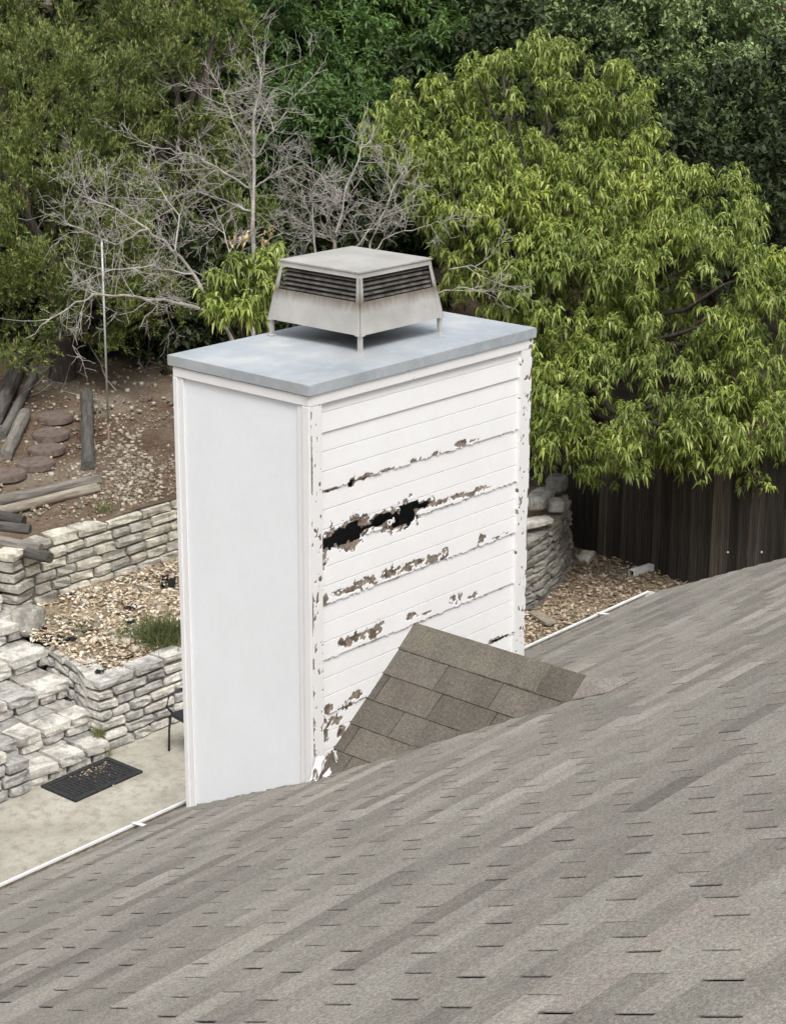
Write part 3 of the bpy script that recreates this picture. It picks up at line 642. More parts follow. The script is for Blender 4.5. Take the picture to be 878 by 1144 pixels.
def stone_wall(root, path, z0, z1, m, nc, batter=.0, lmin=.2, lmax=.42, depth=.22, face=1, top_rag=0.0, end_step=None, trim=(0, 0)):
    """courses of stones along a polyline; 'face' side is where the outside is (left normal * face)"""
    inv = root.matrix_world.inverted() if False else Matrix.Translation(-Vector(root.location))
    pts = [np.array(p, float) for p in path]; seg = [np.linalg.norm(pts[i+1]-pts[i]) for i in range(len(pts)-1)]; L = sum(seg); cum = np.concatenate([[0], np.cumsum(seg)])
    def at(s):
        s = min(max(s, 0), L-1e-6); i = min(int(np.searchsorted(cum, s, 'right'))-1, len(seg)-1); t = (s-cum[i])/seg[i]
        p = pts[i]+(pts[i+1]-pts[i])*t; d = (pts[i+1]-pts[i])/seg[i]; return p, d
    hs = [(z1-z0)/nc]*nc; z = z0
    for c in range(nc):
        h = hs[c]; s = -random.uniform(0, .12) if c % 2 else 0.0
        while s < L-.03:
            ln = random.uniform(lmin, lmax)*(1.15 if c == nc-1 else 1); a, b = max(s, 0), min(s+ln, L)
            if L-b < .12: b = L
            s = b if b == L else s+ln
            if b-a < .04: continue
            if c == nc-1 and top_rag and random.random() < top_rag: continue
            if end_step and (a+b)/2 < end_step*(c): continue
            p, d = at((a+b)/2); n = np.array([-d[1], d[0]])*face
            off = -depth/2-batter*(z-z0)+random.uniform(-.012, .018)
            q = p+n*off; hh = h-.016+random.uniform(-.008, .004)
            stone(root, (q[0], q[1], z+h/2+random.uniform(-.003, .003)), (b-a-.030, depth, hh-.008), math.atan2(d[1], d[0]), m, inv)
        z += h
    # mortar/earth core just behind the faces
    pts = [at(trim[0])[0]]+[p for p, c_ in zip(pts, cum) if trim[0]+.02 < c_ < L-trim[1]-.02]+[at(L-trim[1])[0]]; top_ = z1-(z1-z0)/nc*(1.4 if top_rag else .3)
    V, F = [], []
    for i, p in enumerate(pts):
        d = (pts[min(i+1, len(pts)-1)]-pts[max(i-1, 0)]); d = d/np.linalg.norm(d); n = np.array([-d[1], d[0]])*face
        for zz, o in ((z0-.05, -.028), (top_, -.028-batter*(z1-z0)), (top_, -depth-batter*(z1-z0)), (z0-.05, -depth)):
            q = p+n*o; V.append((q[0]-root.location[0], q[1]-root.location[1], zz-root.location[2]))
    for i in range(len(pts)-1):
        for k in range(4): a, b = i*4+k, i*4+(k+1) % 4; F.append((a, b, b+4, a+4))
    F += [(0, 1, 2, 3)[::-1], tuple(4*(len(pts)-1)+k for k in range(4))]
    mesh_obj('mortar_core', V, F, G['mortar'], root)
lw = empty('retaining_wall', (5, 6.2, -3.0), label='low pale limestone retaining wall between patio and mulch bed', cat='stone wall')
stone_wall(lw, LOWER[:4], -3.0, -2.35, 'limestone', 7, .16, face=-1, trim=(.06, 0))
stone_wall(lw, [(3.98, 7.30), (3.86, 6.7), (3.72, 6.30)], -3.0, -2.35, 'limestone', 7, .05, .2, .34, face=-1, trim=(0, .05))
cw = empty('retaining_wall', (9.5, 5.6, -3.0), label='curved weathered stone wall end, darkened for shade and lichen, beside the side yard', cat='stone wall')
stone_wall(cw, LOWER[3:], -3.0, -2.22, 'limestone_shade_lichen', 8, .08, .22, .46, face=-1)
uw = empty('retaining_wall', (6, 8.0, -2.3), label='cream stone retaining wall at the back of the mulch bed below dirt slope', cat='stone wall')
stone_wall(uw, [(4.16, 7.86), (4.35, 7.93), (4.6, 7.96), (5.2, 7.95), (6.4, 7.98), (8.0, 8.05), (10.0, 8.05), (11.0, 8.05)], -2.36, -1.60, 'limestone_cream', 7, .08, .2, .42, face=-1, trim=(.1, 0))
# steps between the walls
st = empty('stone_steps', (3.3, 6.6, -3.0), label='rough limestone steps climbing from the patio between stone walls', cat='steps')
inv_st = Matrix.Translation((-3.3, -6.6, 3.0))
def flight(y_front, ztop, x0, x1, rise, depth_):
    xa = x0
    while xa < x1-.05:                                   # lower course
        ln = random.uniform(.2, .36); xb = min(xa+ln, x1); xb = x1 if x1-xb < .1 else xb
        stone(st, ((xa+xb)/2, y_front+.10, ztop-rise*.74), (xb-xa-.032, .2, rise*.46), 0, 'limestone', inv_st); xa = xb
    xa = x0-.02
    while xa < x1-.05:                                   # cap stones
        ln = random.uniform(.26, .42); xb = min(xa+ln, x1+.01); xb = x1+.01 if x1-xb < .12 else xb
        dd = random.uniform(.22, .30)
        stone(st, ((xa+xb)/2, y_front-.01+dd/2, ztop-rise*.24), (xb-xa-.028, dd, rise*.48), 0, 'limestone', inv_st, .04)
        stone(st, ((xa+xb)/2+.03, y_front+dd+(depth_-dd+.1)/2, ztop-rise*.24-.008), (xb-xa-.016, depth_-dd+.1, rise*.44), 0, 'limestone_grey', inv_st, .04); xa = xb
    mesh_b = bmesh.new(); bx(mesh_b, x0-3.3, x1-3.3, y_front+.07-6.6, y_front+depth_+.1-6.6, 3.0+ztop-rise-.05, 3.0+ztop-.05); bm_obj('mortar_core', mesh_b, G['mortar'], st)
for yf_, zt_, xa_, xb_, dp_ in ((6.03, -2.84, 2.76, 3.69, .40), (6.36, -2.68, 2.66, 3.78, .46), (6.80, -2.52, 2.60, 3.88, .44), (7.24, -2.36, 2.55, 4.0, .42), (7.62, -2.19, 2.6, 4.10, .42), (7.98, -2.02, 2.6, 4.06, .40), (8.34, -1.86, 2.6, 4.08, .40), (8.70, -1.70, 2.6, 4.10, .9)):
    flight(yf_, zt_, xa_, xb_, .165, dp_)
# a big rough boulder at the head of the return wall
def boulder(name, loc, size, m, rz=0, sq=.86, **k):
    bm = bmesh.new(); bmesh.ops.create_icosphere(bm, subdivisions=3, radius=.5)
    sd_ = random.uniform(0, 50)
    for v in bm.verts:
        d = v.co.normalized(); q = max(abs(d.x), abs(d.y), abs(d.z)); v.co = d*(.5/q*sq+.5*(1-sq))
        v.co *= 1+(1.05-sq)*.7*mnoise.noise(v.co*3.1+Vector((sd_, 0, 0)))+.07*mnoise.noise(v.co*9+Vector((sd_, 5, 0)))
        v.co = Vector((v.co.x*size[0], v.co.y*size[1], v.co.z*size[2]))
    o = bm_obj(name, bm, G[m], None, True, **k); o.location = loc; o.rotation_euler = (0, 0, rz); return o
P = on_z(30, 712, -2.32); boulder('boulder', (P[0]+.10, P[1]+.10, -2.20), (.26, .24, .26), 'limestone_grey', .3, label='rough grey boulder capping the step wall', cat='boulder')
# left cheek wall
lc = empty('retaining_wall', (1.6, 6.1, -3.0), label='stepped limestone wall left of the patio steps', cat='stone wall')
stone_wall(lc, [(2.78, 6.0), (1.5, 6.0), (-1.0, 6.0), (-4.0, 6.0)], -3.0, -2.12, 'limestone', 8, .05, .2, .36, face=1, end_step=.052, trim=(.52, 0))
# loose blocks by the curved wall
for (u, v, z, sz, rz, m, lb) in ((603, 562, -2.12, (.48, .22, .16), .35, 'limestone', 'long pale cut stone block lying on the curved wall bed'),
                                 (620, 568, -2.16, (.20, .18, .14), .9, 'limestone', 'small broken pale stone beside the long cut block'),
                                 (594, 586, -2.16, (.50, .20, .07), -.25, 'limestone', 'flat pale stone slab lying on the curved wall top'),
                                 (622, 545, -2.14, (.24, .2, .2), .2, 'limestone_shade_lichen', 'dark square stone block in the shade behind the curved wall'),
                                 (655, 624, -2.99, (.26, .16, .09), .3, 'limestone', 'small pale stone on leaf litter at the fence foot')):
    P = on_z(u, v, z); boulder('stone_block', (P[0], P[1], z+sz[2]*.3), sz, m, rz, .97, label=lb, cat='stone block')

# ================================================================== PATIO THINGS
# doormat
c0, c1, c2 = on_z(47, 880, -3), on_z(82, 899, -3), on_z(158, 864, -3)
mw, ml = .78, .46; mc_ = (on_z(47, 880, -3)+on_z(158, 864, -3))/2
mat = empty('doormat', (mc_[0], mc_[1], -3.0), .02, label='black rubber doormat with leaf debris at the foot of the steps', cat='doormat')
bm = bmesh.new(); bx(bm, -mw/2, mw/2, -ml/2, ml/2, .001, .012, .003); bm_obj('base', bm, G['rubber'], mat)
bm = bmesh.new()
for x0, x1, y0, y1 in ((-mw/2, mw/2, -ml/2, -ml/2+.05), (-mw/2, mw/2, ml/2-.05, ml/2), (-mw/2, -mw/2+.05, -ml/2+.051, ml/2-.051), (mw/2-.05, mw/2, -ml/2+.051, ml/2-.051)): bx(bm, x0, x1, y0, y1, .0122, .022, .003)
bm_obj('border', bm, G['rubber'], mat)
for i in range(17):
    bm = bmesh.new(); xx = -mw/2+.075+i*(mw-.15)/16; bx(bm, xx-.007, xx+.007, -ml/2+.07, ml/2-.07, .0122, .018); bm_obj('tread_rib', bm, G['rubber'], mat)
# patio chair
F0 = on_z(187, 840, -3)
chair = empty('patio_chair', (F0[0]+.02, F0[1]+.0, -3.0), -.15, label='black metal patio chair against the stone wall, half hidden by the chimney', cat='chair')
def ct(name, pts, r, n=8): return tube(name, [(p_[0], p_[1], p_[2]*.84) for p_ in pts], r, G['black_metal'], chair, n)
for yy in (0, -.52):
    ct('leg', [(0, yy, 0), (.01, yy, .25), (.03, yy, .40), (.06, yy, .43)], .011); ct('leg', [(.56, yy, 0), (.52, yy, .25), (.50, yy, .43)], .011)
    ct('armrest', [(.05, yy, .43), (-.01, yy, .52), (.02, yy, .64), (.12, yy, .68), (.40, yy, .66), (.53, yy, .62)], .011)
    ct('back_post', [(.50, yy, .43), (.53, yy, .62), (.60, yy, .95)], .011)
bm = bmesh.new(); bx(bm, .02, .52, -.51, -.01, .405, .450, .01); bmesh.ops.scale(bm, vec=(1, 1, .84), verts=bm.verts); seat = bm_obj('seat', bm, G['black_metal'], chair)
ct('top_rail', [(.60, 0, .95), (.62, -.26, .98), (.60, -.52, .95)], .011)
for i in range(9): yy = -.05-i*.0525; ct('back_slat', [(.51, yy, .46), (.53, yy, .62), (.605, yy, .955)], .005, 5)

# ================================================================== TIMBERS, POLE, STEPPING STONES ON THE DIRT SLOPE
def timber(name, A, B, r, m, label, group=None, end='dark'):
    A, B = np.array(A, float), np.array(B, float); d = B-A; L = np.linalg.norm(d)
    n = 14; k = 9; V, F = [], []; off = random.uniform(0, 90)
    for j in range(k):
        for i in range(n):
            g = 2*math.pi*i/n; rr = r*(1+.10*mnoise.noise(Vector((math.cos(g)*1.4, math.sin(g)*1.4, j*.8+off)))+.05*mnoise.noise(Vector((math.cos(g)*5, math.sin(g)*5, j*.5+off))))
            V.append((rr*math.cos(g), rr*math.sin(g), L*j/(k-1)))
    for j in range(k-1):
        for i in range(n): F.append((j*n+i, j*n+(i+1) % n, (j+1)*n+(i+1) % n, (j+1)*n+i))
    F += [tuple(range(n))[::-1], tuple((k-1)*n+i for i in range(n))]
    o = mesh_obj(name, V, F, G[m], None, True, label=label, cat='timber', group=group); o.location = A
    o.rotation_euler = Vector(d).to_track_quat('Z', 'Y').to_euler()
    md = o.modifiers.new('edge', 'EDGE_SPLIT'); md.split_angle = math.radians(50); return o
def hp(u, v, dz): P = on_hill(u, v); return (P[0], P[1], hill_z(P[0], P[1])+dz)
def tb(u0, v0, u1, v1, r, m, label, dz=0): 
    A, B = np.array(hp(u0, v0, r*.8+dz)), np.array(hp(u1, v1, r*.8+dz)); return timber('landscape_timber', A, B, r, m, label, None)
def ext(a, b, t): return (a[0]+(b[0]-a[0])*t, a[1]+(b[1]-a[1])*t)
tb(110, 541, -40, 574, .06, 'old_timber', 'grey round timber edging the stepping stone path, the farther of two')
tb(108, 550, -40, 586, .055, 'tan_timber', 'pale tan round timber lying against the grey edging timber')
tb(99, 528, 97, 446, .075, 'old_timber', 'dark grey split timber lying upslope beside the stepping stones')
tb(28, 402, -6, 475, .10, 'dark_timber', 'thick dark log lying upslope beyond the stepping stones')
tb(38, 424, 2, 492, .055, 'old_timber', 'thin weathered rail lying beside the thick dark log')
tb(28, 468, 6, 516, .075, 'old_timber', 'short squared grey timber next to the stepping stones')
tb(27, 587, -30, 574, .055, 'dark_timber', 'dark burnt-looking timber end above the cream wall, upper one')
tb(34, 597, -30, 590, .055, 'dark_timber', 'dark burnt-looking timber end above the cream wall, lower one')
tb(46, 617, -30, 603, .06, 'old_timber', 'grey timber butt resting on the end of the cream wall', -.02)
tb(56, 624, 30, 618, .055, 'dark_timber', 'short black-ended timber butt beside the grey one', -.04)
P0 = hp(122, 500, 0)
pole = empty('metal_pole', (P0[0], P0[1], P0[2]), label='thin pale metal pole standing on the dirt slope', cat='pole')
tube('rusty_foot', [(0, 0, -.25), (0, 0, .28)], .0125, G['rust'], pole); tube('shaft', [(0, 0, .28), (.01, -.01, 2.35)], .0118, G['pole_metal'], pole)
for i, (u, v, lb) in enumerate(((8, 533, 'lowest of the row'), (40, 521, 'next to the grey edging timbers'), (52, 505, 'second up from the edging timbers'), (57, 488, 'third up from the edging timbers'), (62, 469, 'topmost and greyest of the row'))):
    P = on_hill(u, v); bm = bmesh.new(); bmesh.ops.create_cone(bm, cap_ends=True, segments=28, radius1=.21, radius2=.205, depth=.07)
    bmesh.ops.bevel(bm, geom=[e for e in bm.edges if abs(e.verts[0].co.z-e.verts[1].co.z) < 1e-5], offset=.012, segments=2, affect='EDGES')
    o = bm_obj('stepping_stone', bm, G['paver'], None, True, label='round brown stepping stone on red dirt, '+lb, cat='stepping stone', group='round stepping stones up the slope')
    o.location = (P[0], P[1], hill_z(P[0], P[1])+.018); o.rotation_euler = (random.uniform(-.03, .03), -.03, 0)
    md = o.modifiers.new('edge', 'EDGE_SPLIT'); md.split_angle = math.radians(40)

# ================================================================== FENCE, SIDE YARD
fence = empty('board_fence', (11.25, 5.4, -3.05), label='dark weathered vertical board fence behind the leaning peach tree', cat='fence')
def fx(y): return 11.05+.22*(y-4.67)/1.0 if y < 6.2 else 11.39+.1*(y-6.2)
y = -1.5; bvar = []
for k in range(5):
    bm = bmesh.new(); bx(bm, -.010, .010, -.066, .066, 0, 1.0); bmesh.ops.subdivide_edges(bm, edges=[e for e in bm.edges if abs(e.verts[0].co.z-e.verts[1].co.z) > .5], cuts=3)
    for v in bm.verts: v.co.x += random.uniform(-.004, .004); v.co.y += random.uniform(-.003, .003)
    me = bpy.data.meshes.new('board'); bm.to_mesh(me); bm.free(); me.materials.append(G['fence_wood']); bvar.append(me)
while y < 10.5:
    o = bpy.data.objects.new('board', random.choice(bvar)); link(o, fence)
    x = .11+.22*min(y-4.67, 1.53)+.08*max(0, y-6.2)+11.0
    o.location = (x-11.25+random.uniform(-.016, .016), y-5.4, 0); o.rotation_euler = (random.uniform(-.012, .012), random.uniform(-.008, .008), -.21 if y < 6.2 else -.08); wb = random.uniform(.75, 1.2); o.scale = (1, wb*1.05, 1.86+random.uniform(-.05, .05)); y += .132*wb
for zz in (.35, 1.45):
    pts = [(.11+.22*min(yy-4.67, 1.53)+.08*max(0, yy-6.2)+11.0-11.25+.045, yy-5.4, zz) for yy in (-1.5, 6.2, 10.5)]
    V, F = [], []; tube_into(V, F, pts, .045, 4); mesh_obj('rail', V, F, G['fence_wood'], fence)
for i, (u, v) in enumerate(((813, 617), (851, 617))):     # pale nail heads / knots on the boards
    q = ray(u, v); A = CAM; t = ((11.11-.22*4.67)-(A[0]-.22*A[1]))/(q[0]-.22*q[1]); P = A+q*(t*.9985)
    bm = bmesh.new(); bmesh.ops.create_uvsphere(bm, u_segments=8, v_segments=6, radius=.013); o = bm_obj('screw_cap', bm, G['spout_white'], fence); o.location = Vector(P)-fence.location
# piece of downspout on the litter
A, B = on_z(704, 640, -2.94), on_z(729, 632, -2.94); d = B-A; L = .36
sp = empty('downspout_piece', ((A[0]+B[0])/2, (A[1]+B[1])/2, -2.99), -.62, label='short pale rectangular downspout piece lying on the leaf litter by the fence', cat='downspout')
bm = bmesh.new()
prism(bm, [(-.04, 0), (.04, 0), (.04, .075), (-.04, .075), (-.04, .004), (-.036, .004), (-.036, .071), (.036, .071), (.036, .004), (-.04, .002)], 'y', -L/2, L/2); bm_obj('tube', bm, G['spout_white'], sp)
sp.rotation_euler = (0, 0, math.atan2(d[1], d[0])-math.pi/2)
bm = bmesh.new(); bx(bm, -.0355, .0355, -L/2+.05, -L/2+.052, .0045, .0705); bm_obj('opening_shade', bm, G['soot_shade'], sp)  # black plate set inside as painted shade of the open end
# planks behind the right corner of the chimney
P = on_z(606, 692, -2.98)
for (dx, dy, L, rz, m, lb) in ((0, 0, .42, 1.1, 'tan_timber', 'short grey splash plank lying in the side yard litter below the gutter'), (-.32, .16, .34, .6, 'dark_timber', 'dark wood offcut lying beside the splash plank')):
    bm = bmesh.new(); bx(bm, -L/2, L/2, -.07, .07, 0, .03, .004); bmesh.ops.rotate(bm, cent=(0, 0, 0), matrix=Matrix.Rotation(.06, 3, 'Y'), verts=bm.verts)
    o = bm_obj('plank', bm, G[m], None, label=lb, cat='plank'); o.location = (P[0]+dx, P[1]+dy, -2.975); o.rotation_euler = (0, 0, rz)

# ================================================================== FOLIAGE
TEMPL = {'peach': (np.array([0, .22, .6, 1.0]), np.array([.12, .8, 1.0, .05])), 'leaf': (np.array([0, .45, 1.0]), np.array([.1, 1.0, .05])), 'dia': (np.array([0, .5, 1.0]), np.array([0, 1.0, 0]))}
def leaf_arrays(P, dirs, L, Wd, droop, kind):
    """strips of quads: one curved leaf per row"""
    ts, ws = TEMPL[kind]; n = len(P); up = np.tile(np.array([0, 0, 1.0]), (n, 1))+rng.normal(0, .35, (n, 3))
    side = np.cross(dirs, up); side /= np.linalg.norm(side, axis=1)[:, None]+1e-9
    if kind == 'dia':
        m = P+dirs*(L*.5)[:, None]; e = P+dirs*L[:, None]; e[:, 2] -= droop*L; m[:, 2] -= droop*L*.25
        return np.stack([P, m-side*(Wd*.5)[:, None], e, m+side*(Wd*.5)[:, None]], 1).reshape(-1, 3), np.arange(4*n).reshape(-1, 4)
    cols = []
    for t, w in zip(ts, ws):
        c = P+dirs*(L*t)[:, None]; c = c.copy(); c[:, 2] -= droop*L*t*t
        cols.append(c-side*(Wd*w*.5)[:, None]); cols.append(c+side*(Wd*w*.5)[:, None])
    V = np.stack(cols, 1).reshape(-1, 3); k = 2*len(ts); base = (np.arange(n)*k)[:, None]
    F = np.concatenate([np.stack([base[:, 0]+2*i, base[:, 0]+2*i+1, base[:, 0]+2*i+3, base[:, 0]+2*i+2], 1) for i in range(len(ts)-1)], 0)
    return V, F
def mesh_np(name, V, F, m, parent=None, **k):
    me = bpy.data.meshes.new(name); me.vertices.add(len(V)); me.vertices.foreach_set('co', V.astype(np.float32).ravel())
    me.loops.add(F.size); me.loops.foreach_set('vertex_index', F.astype(np.int32).ravel())
    me.polygons.add(len(F)); me.polygons.foreach_set('loop_start', np.arange(len(F), dtype=np.int32)*4); me.polygons.foreach_set('loop_total', np.full(len(F), 4, np.int32))
    me.update(calc_edges=True); me.validate(); me.materials.append(m)
    return tag(link(bpy.data.objects.new(name, me), parent), **k)
def unit(v): return v/(np.linalg.norm(v, axis=-1, keepdims=True)+1e-9)
def crown_clumps(ells, n, rmin, rmax, shell=.5, low=-1.0):
    """ells: list of (center, radii); clump centres through the outer part of each ellipsoid, weighted by size"""
    w = np.array([e[1][0]*e[1][1]+e[1][1]*e[1][2]+e[1][0]*e[1][2] for e in ells]); w = w/w.sum(); out = []
    while len(out) < n:
        c, r = ells[rng.choice(len(ells), p=w)]; d = unit(rng.normal(size=3))
        if d[2] < low: continue
        f = 1-shell*rng.random()**1.6; out.append((np.array(c)+d*np.array(r)*f, rng.uniform(rmin, rmax), d))
    return out
def shoots(clumps, per, up=.5, out=.6):
    P, A = [], []
    for c, r, d in clumps:
        k = max(3, int(per*(r/.4)**2)); q = unit(rng.normal(size=(k, 3))+np.array([0, 0, up])+d*out); P.append(c+q*(r*rng.random((k, 1))**.45)); A.append(unit(q+rng.normal(0, .3, (k, 3))))
    return np.concatenate(P), np.concatenate(A)
def sprays(P, A, nl, spread, L0, L1, wr, droop, kind, back=0.0, zb=0.0):
    """nl leaves around every shoot axis"""
    n = len(P); PP = np.repeat(P, nl, 0); AA = np.repeat(A, nl, 0); t = rng.random((n*nl, 1))
    d = unit(AA*(1-spread)+unit(rng.normal(size=(n*nl, 3)))*spread+np.array([0, 0, zb])); L = rng.uniform(L0, L1, n*nl)
    return leaf_arrays(PP-AA*(back*t), d, L, L*wr, droop*rng.uniform(.6, 1.3, n*nl), kind)
def limb(p0, p1, sag=0.1, k=5):
    p0, p1 = np.array(p0, float), np.array(p1, float); L = np.linalg.norm(p1-p0); o = []
    for i in range(k+1):
        t = i/k; q = p0+(p1-p0)*t; q[2] += sag*L*math.sin(t*math.pi)*.6; 
        if 0 < i < k: q = q+rng.normal(0, .03*L, 3)
        o.append(q)
    return o
def tree(name, base, ells, label, cat, kind, nclump, rr, per, leafm, spray, trunk_r=.12, fork=None, nl=14, group=None, barkm='bark', low=-1.0, shell=.5, up=.5):
    base = np.array(base, float); root = empty(name, base, label=label, cat=cat, group=group)
    cl = crown_clumps(ells, nclump, rr[0], rr[1], shell, low); P, A = shoots(cl, per, up); V, F = sprays(P, A, **spray)
    mesh_np('crown', V-base, F, G[leafm], root, kind='stuff')
    top = np.mean([e[0] for e in ells], 0); fk = np.array(fork) if fork is not None else base+(top-base)*.45
    V, F = [], []; tube_into(V, F, [p-base for p in limb(base-np.array([0, 0, .2]), fk, 0, 4)], [trunk_r*1.25, trunk_r*1.05, trunk_r, trunk_r*.9, trunk_r*.8], 8)
    mesh_obj('trunk', V, F, G[barkm], root, True)
    idx = rng.choice(len(cl), min(nl, len(cl)), replace=False)
    for i in idx:
        V, F = [], []; pts = limb(fk, cl[i][0], .12); tube_into(V, F, [p-base for p in pts], np.linspace(trunk_r*.55, .012, len(pts)), 6); mesh_obj('limb', V, F, G[barkm], root, True)
    return root
def ell(u, v, d, ru, rv, rd):
    """crown lobe seen around pixel (u, v) at d metres; radii in metres from its apparent size"""
    c = at_depth(u, v, d); return (c, (ru*d/FPX*1.0, rd if False else ru*d/FPX, rv*d/FPX))
PEACH = dict(nl=12, spread=.84, L0=.055, L1=.105, wr=.30, droop=1.05, kind='leaf', back=.05, zb=.50)
OAK = dict(nl=9, spread=.8, L0=.05, L1=.09, wr=.5, droop=.2, kind='dia', back=.12)
ELM = dict(nl=13, spread=.55, L0=.08, L1=.14, wr=.30, droop=.35, kind='dia', back=.22)
CEDAR = dict(nl=26, spread=.42, L0=.028, L1=.07, wr=.24, droop=-.1, kind='dia', back=.20, zb=.22)

# peach tree by the fence
tree('peach_tree', (10.9, 7.2, -2.4),
     [ell(700, 455, 20.6, 105, 70, 1), ell(780, 330, 20.8, 110, 85, 1), ell(640, 330, 21.2, 85, 75, 1), ell(820, 470, 20.2, 70, 62, 1), ell(640, 500, 20.4, 38, 42, 1), ell(560, 270, 21.6, 75, 80, 1), ell(590, 120, 22.6, 85, 75, 1), ell(480, 150, 22.8, 70, 60, 1), ell(700, 230, 21.8, 90, 60, 1), ell(850, 400, 20.4, 60, 70, 1), ell(600, 430, 21.0, 40, 60, 1), ell(690, 140, 22.3, 55, 65, 1), ell(775, 240, 21.4, 75, 50, 1), ell(520, 210, 22.0, 70, 60, 1), ell(640, 230, 21.8, 70, 60, 1), ell(862, 525, 20.3, 38, 30, 1)],
     'large bright yellow-green peach tree with drooping narrow leaves over the fence', 'tree', 'peach', 1320, (.13, .25), 42, 'peach_leaf', PEACH, .10, None, 40, shell=.42, up=1.1)
# small peach sprouts behind the hood
tree('peach_sapling', (*on_z(285, 520, -2.0)[:2], -2.2),
     [ell(270, 330, 17.5, 42, 40, 1), ell(300, 300, 17.5, 28, 25, 1)], 'leafy green peach sapling just behind the chimney hood', 'tree', 'peach', 60, (.10, .18), 60, 'peach_leaf', PEACH, .04, None, 8, up=1.1)
# junipers on the left
for (lobes, bu, bd, lb, n) in (
        ([ell(70, 250, 22.5, 115, 90, 1), ell(60, 130, 23, 110, 90, 1), ell(140, 330, 22.6, 70, 60, 1), ell(20, 350, 22, 60, 55, 1)], 70, 23.2, 'dense olive-green juniper leaning over the dirt slope', 340),
        ([ell(200, 130, 24.5, 80, 110, 1), ell(190, 30, 25, 90, 70, 1), ell(240, 240, 24.2, 60, 60, 1)], 205, 25, 'taller olive juniper behind the bare grey tree', 240),
        ([ell(70, 10, 26, 120, 80, 1), ell(-30, 120, 25, 80, 120, 1)], 10, 26.5, 'old juniper with dark gaps at the back of the slope', 200)):
    P = at_depth(bu, 400, bd); tree('juniper_tree', (P[0], P[1], hill_z(P[0], P[1])), lobes, lb, 'tree', 'cedar', int(n*.85), (.18, .38), 44, 'cedar_leaf', CEDAR, .16, None, 14, group='junipers on the slope', up=.8)
# elm behind
P = at_depth(380, 400, 28); tree('elm_tree', (P[0], P[1], hill_z(P[0], P[1])), [ell(330, 60, 27, 110, 80, 1), ell(440, 40, 28, 110, 75, 1), ell(370, 150, 26.5, 80, 80, 1), ell(300, 200, 26.5, 50, 80, 1), ell(430, 220, 27, 70, 60, 1)],
     'mid green broadleaf tree with feathery sprays behind the bare tree', 'tree', 'elm', 330, (.3, .55), 25, 'elm_leaf', ELM, .16, None, 16)
# darker trees behind the peach tree
P = at_depth(800, 300, 30); tree('oak_tree', (P[0], P[1], -2.9), [ell(780, 70, 29, 110, 100, 1), ell(850, 160, 28, 80, 90, 1), ell(700, 20, 30, 90, 70, 1), ell(830, 10, 31, 90, 70, 1), ell(860, 260, 27, 60, 60, 1)],
     'dense dark green oak behind the bright peach tree', 'tree', 'oak', 420, (.3, .5), 34, 'oak_leaf', dict(OAK, L0=.06, L1=.105), .2, None, 16)
P = at_depth(600, 300, 33); tree('oak_tree', (P[0], P[1], -2.4), [ell(600, 20, 32, 120, 70, 1), ell(520, 20, 33, 90, 70, 1), ell(640, 130, 31, 110, 90, 1), ell(500, 120, 31, 90, 80, 1)],
     'shaded oak filling the gap between peach and broadleaf trees', 'tree', 'oak', 300, (.3, .55), 27, 'oak_leaf', dict(OAK, L0=.06, L1=.11), .2, None, 12)
# shaded thicket further back (a far wood that reads as one mass)
cl = [(at_depth(rng.uniform(-80, 600), rng.uniform(-40, 330), rng.uniform(26.8, 30)), rng.uniform(.4, .7), unit(rng.normal(size=3))) for i in range(300)]
for i in range(980):
    u = rng.uniform(-160, 1040) if i < 620 else rng.choice((rng.uniform(-520, -120), rng.uniform(960, 1400))); d = rng.uniform(27, 42); v = rng.uniform(-160, 400); c = at_depth(u, v, d)
    if c[2] < hill_z(c[0], c[1])-.1 or d < 29 and v < 300: continue
    cl.append((c, rng.uniform(.4, .8), unit(rng.normal(size=3))))
P, A = shoots(cl, 12); V, F = sprays(P, A, **dict(OAK, L0=.14, L1=.24)); mesh_np('thicket', V, F, G['shade_leaf'], None, kind='stuff', label='shade-coloured thicket filling the slope behind the trees')
cl = []  # dark clumps added as a band where the deep shade lies
for i in range(300):
    P_ = at_depth(rng.uniform(-70, 345), 380, rng.uniform(23.9, 25.8)); cl.append((np.array([P_[0], P_[1], hill_z(P_[0], P_[1])+rng.uniform(.0, 1.3)]), rng.uniform(.22, .42), unit(rng.normal(size=3))))
for i in range(420):
    u = rng.uniform(-60, 1000); d = rng.uniform(24.6, 28.5) if not 90 < u < 340 else rng.uniform(23.6, 27); P_ = at_depth(u, 380, d); z = max(hill_z(P_[0], P_[1]), -3)+rng.uniform(0, 1.7 if u < 450 else 3.4); cl.append((np.array([P_[0], P_[1], z]), rng.uniform(.3, .55), unit(rng.normal(size=3))))
P, A = shoots(cl, 18); V, F = sprays(P, A, **dict(OAK, L0=.08, L1=.14)); mesh_np('undergrowth', V, F, G['shade_leaf'], None, kind='stuff', label='shade-coloured undergrowth along the top of the dirt slope')

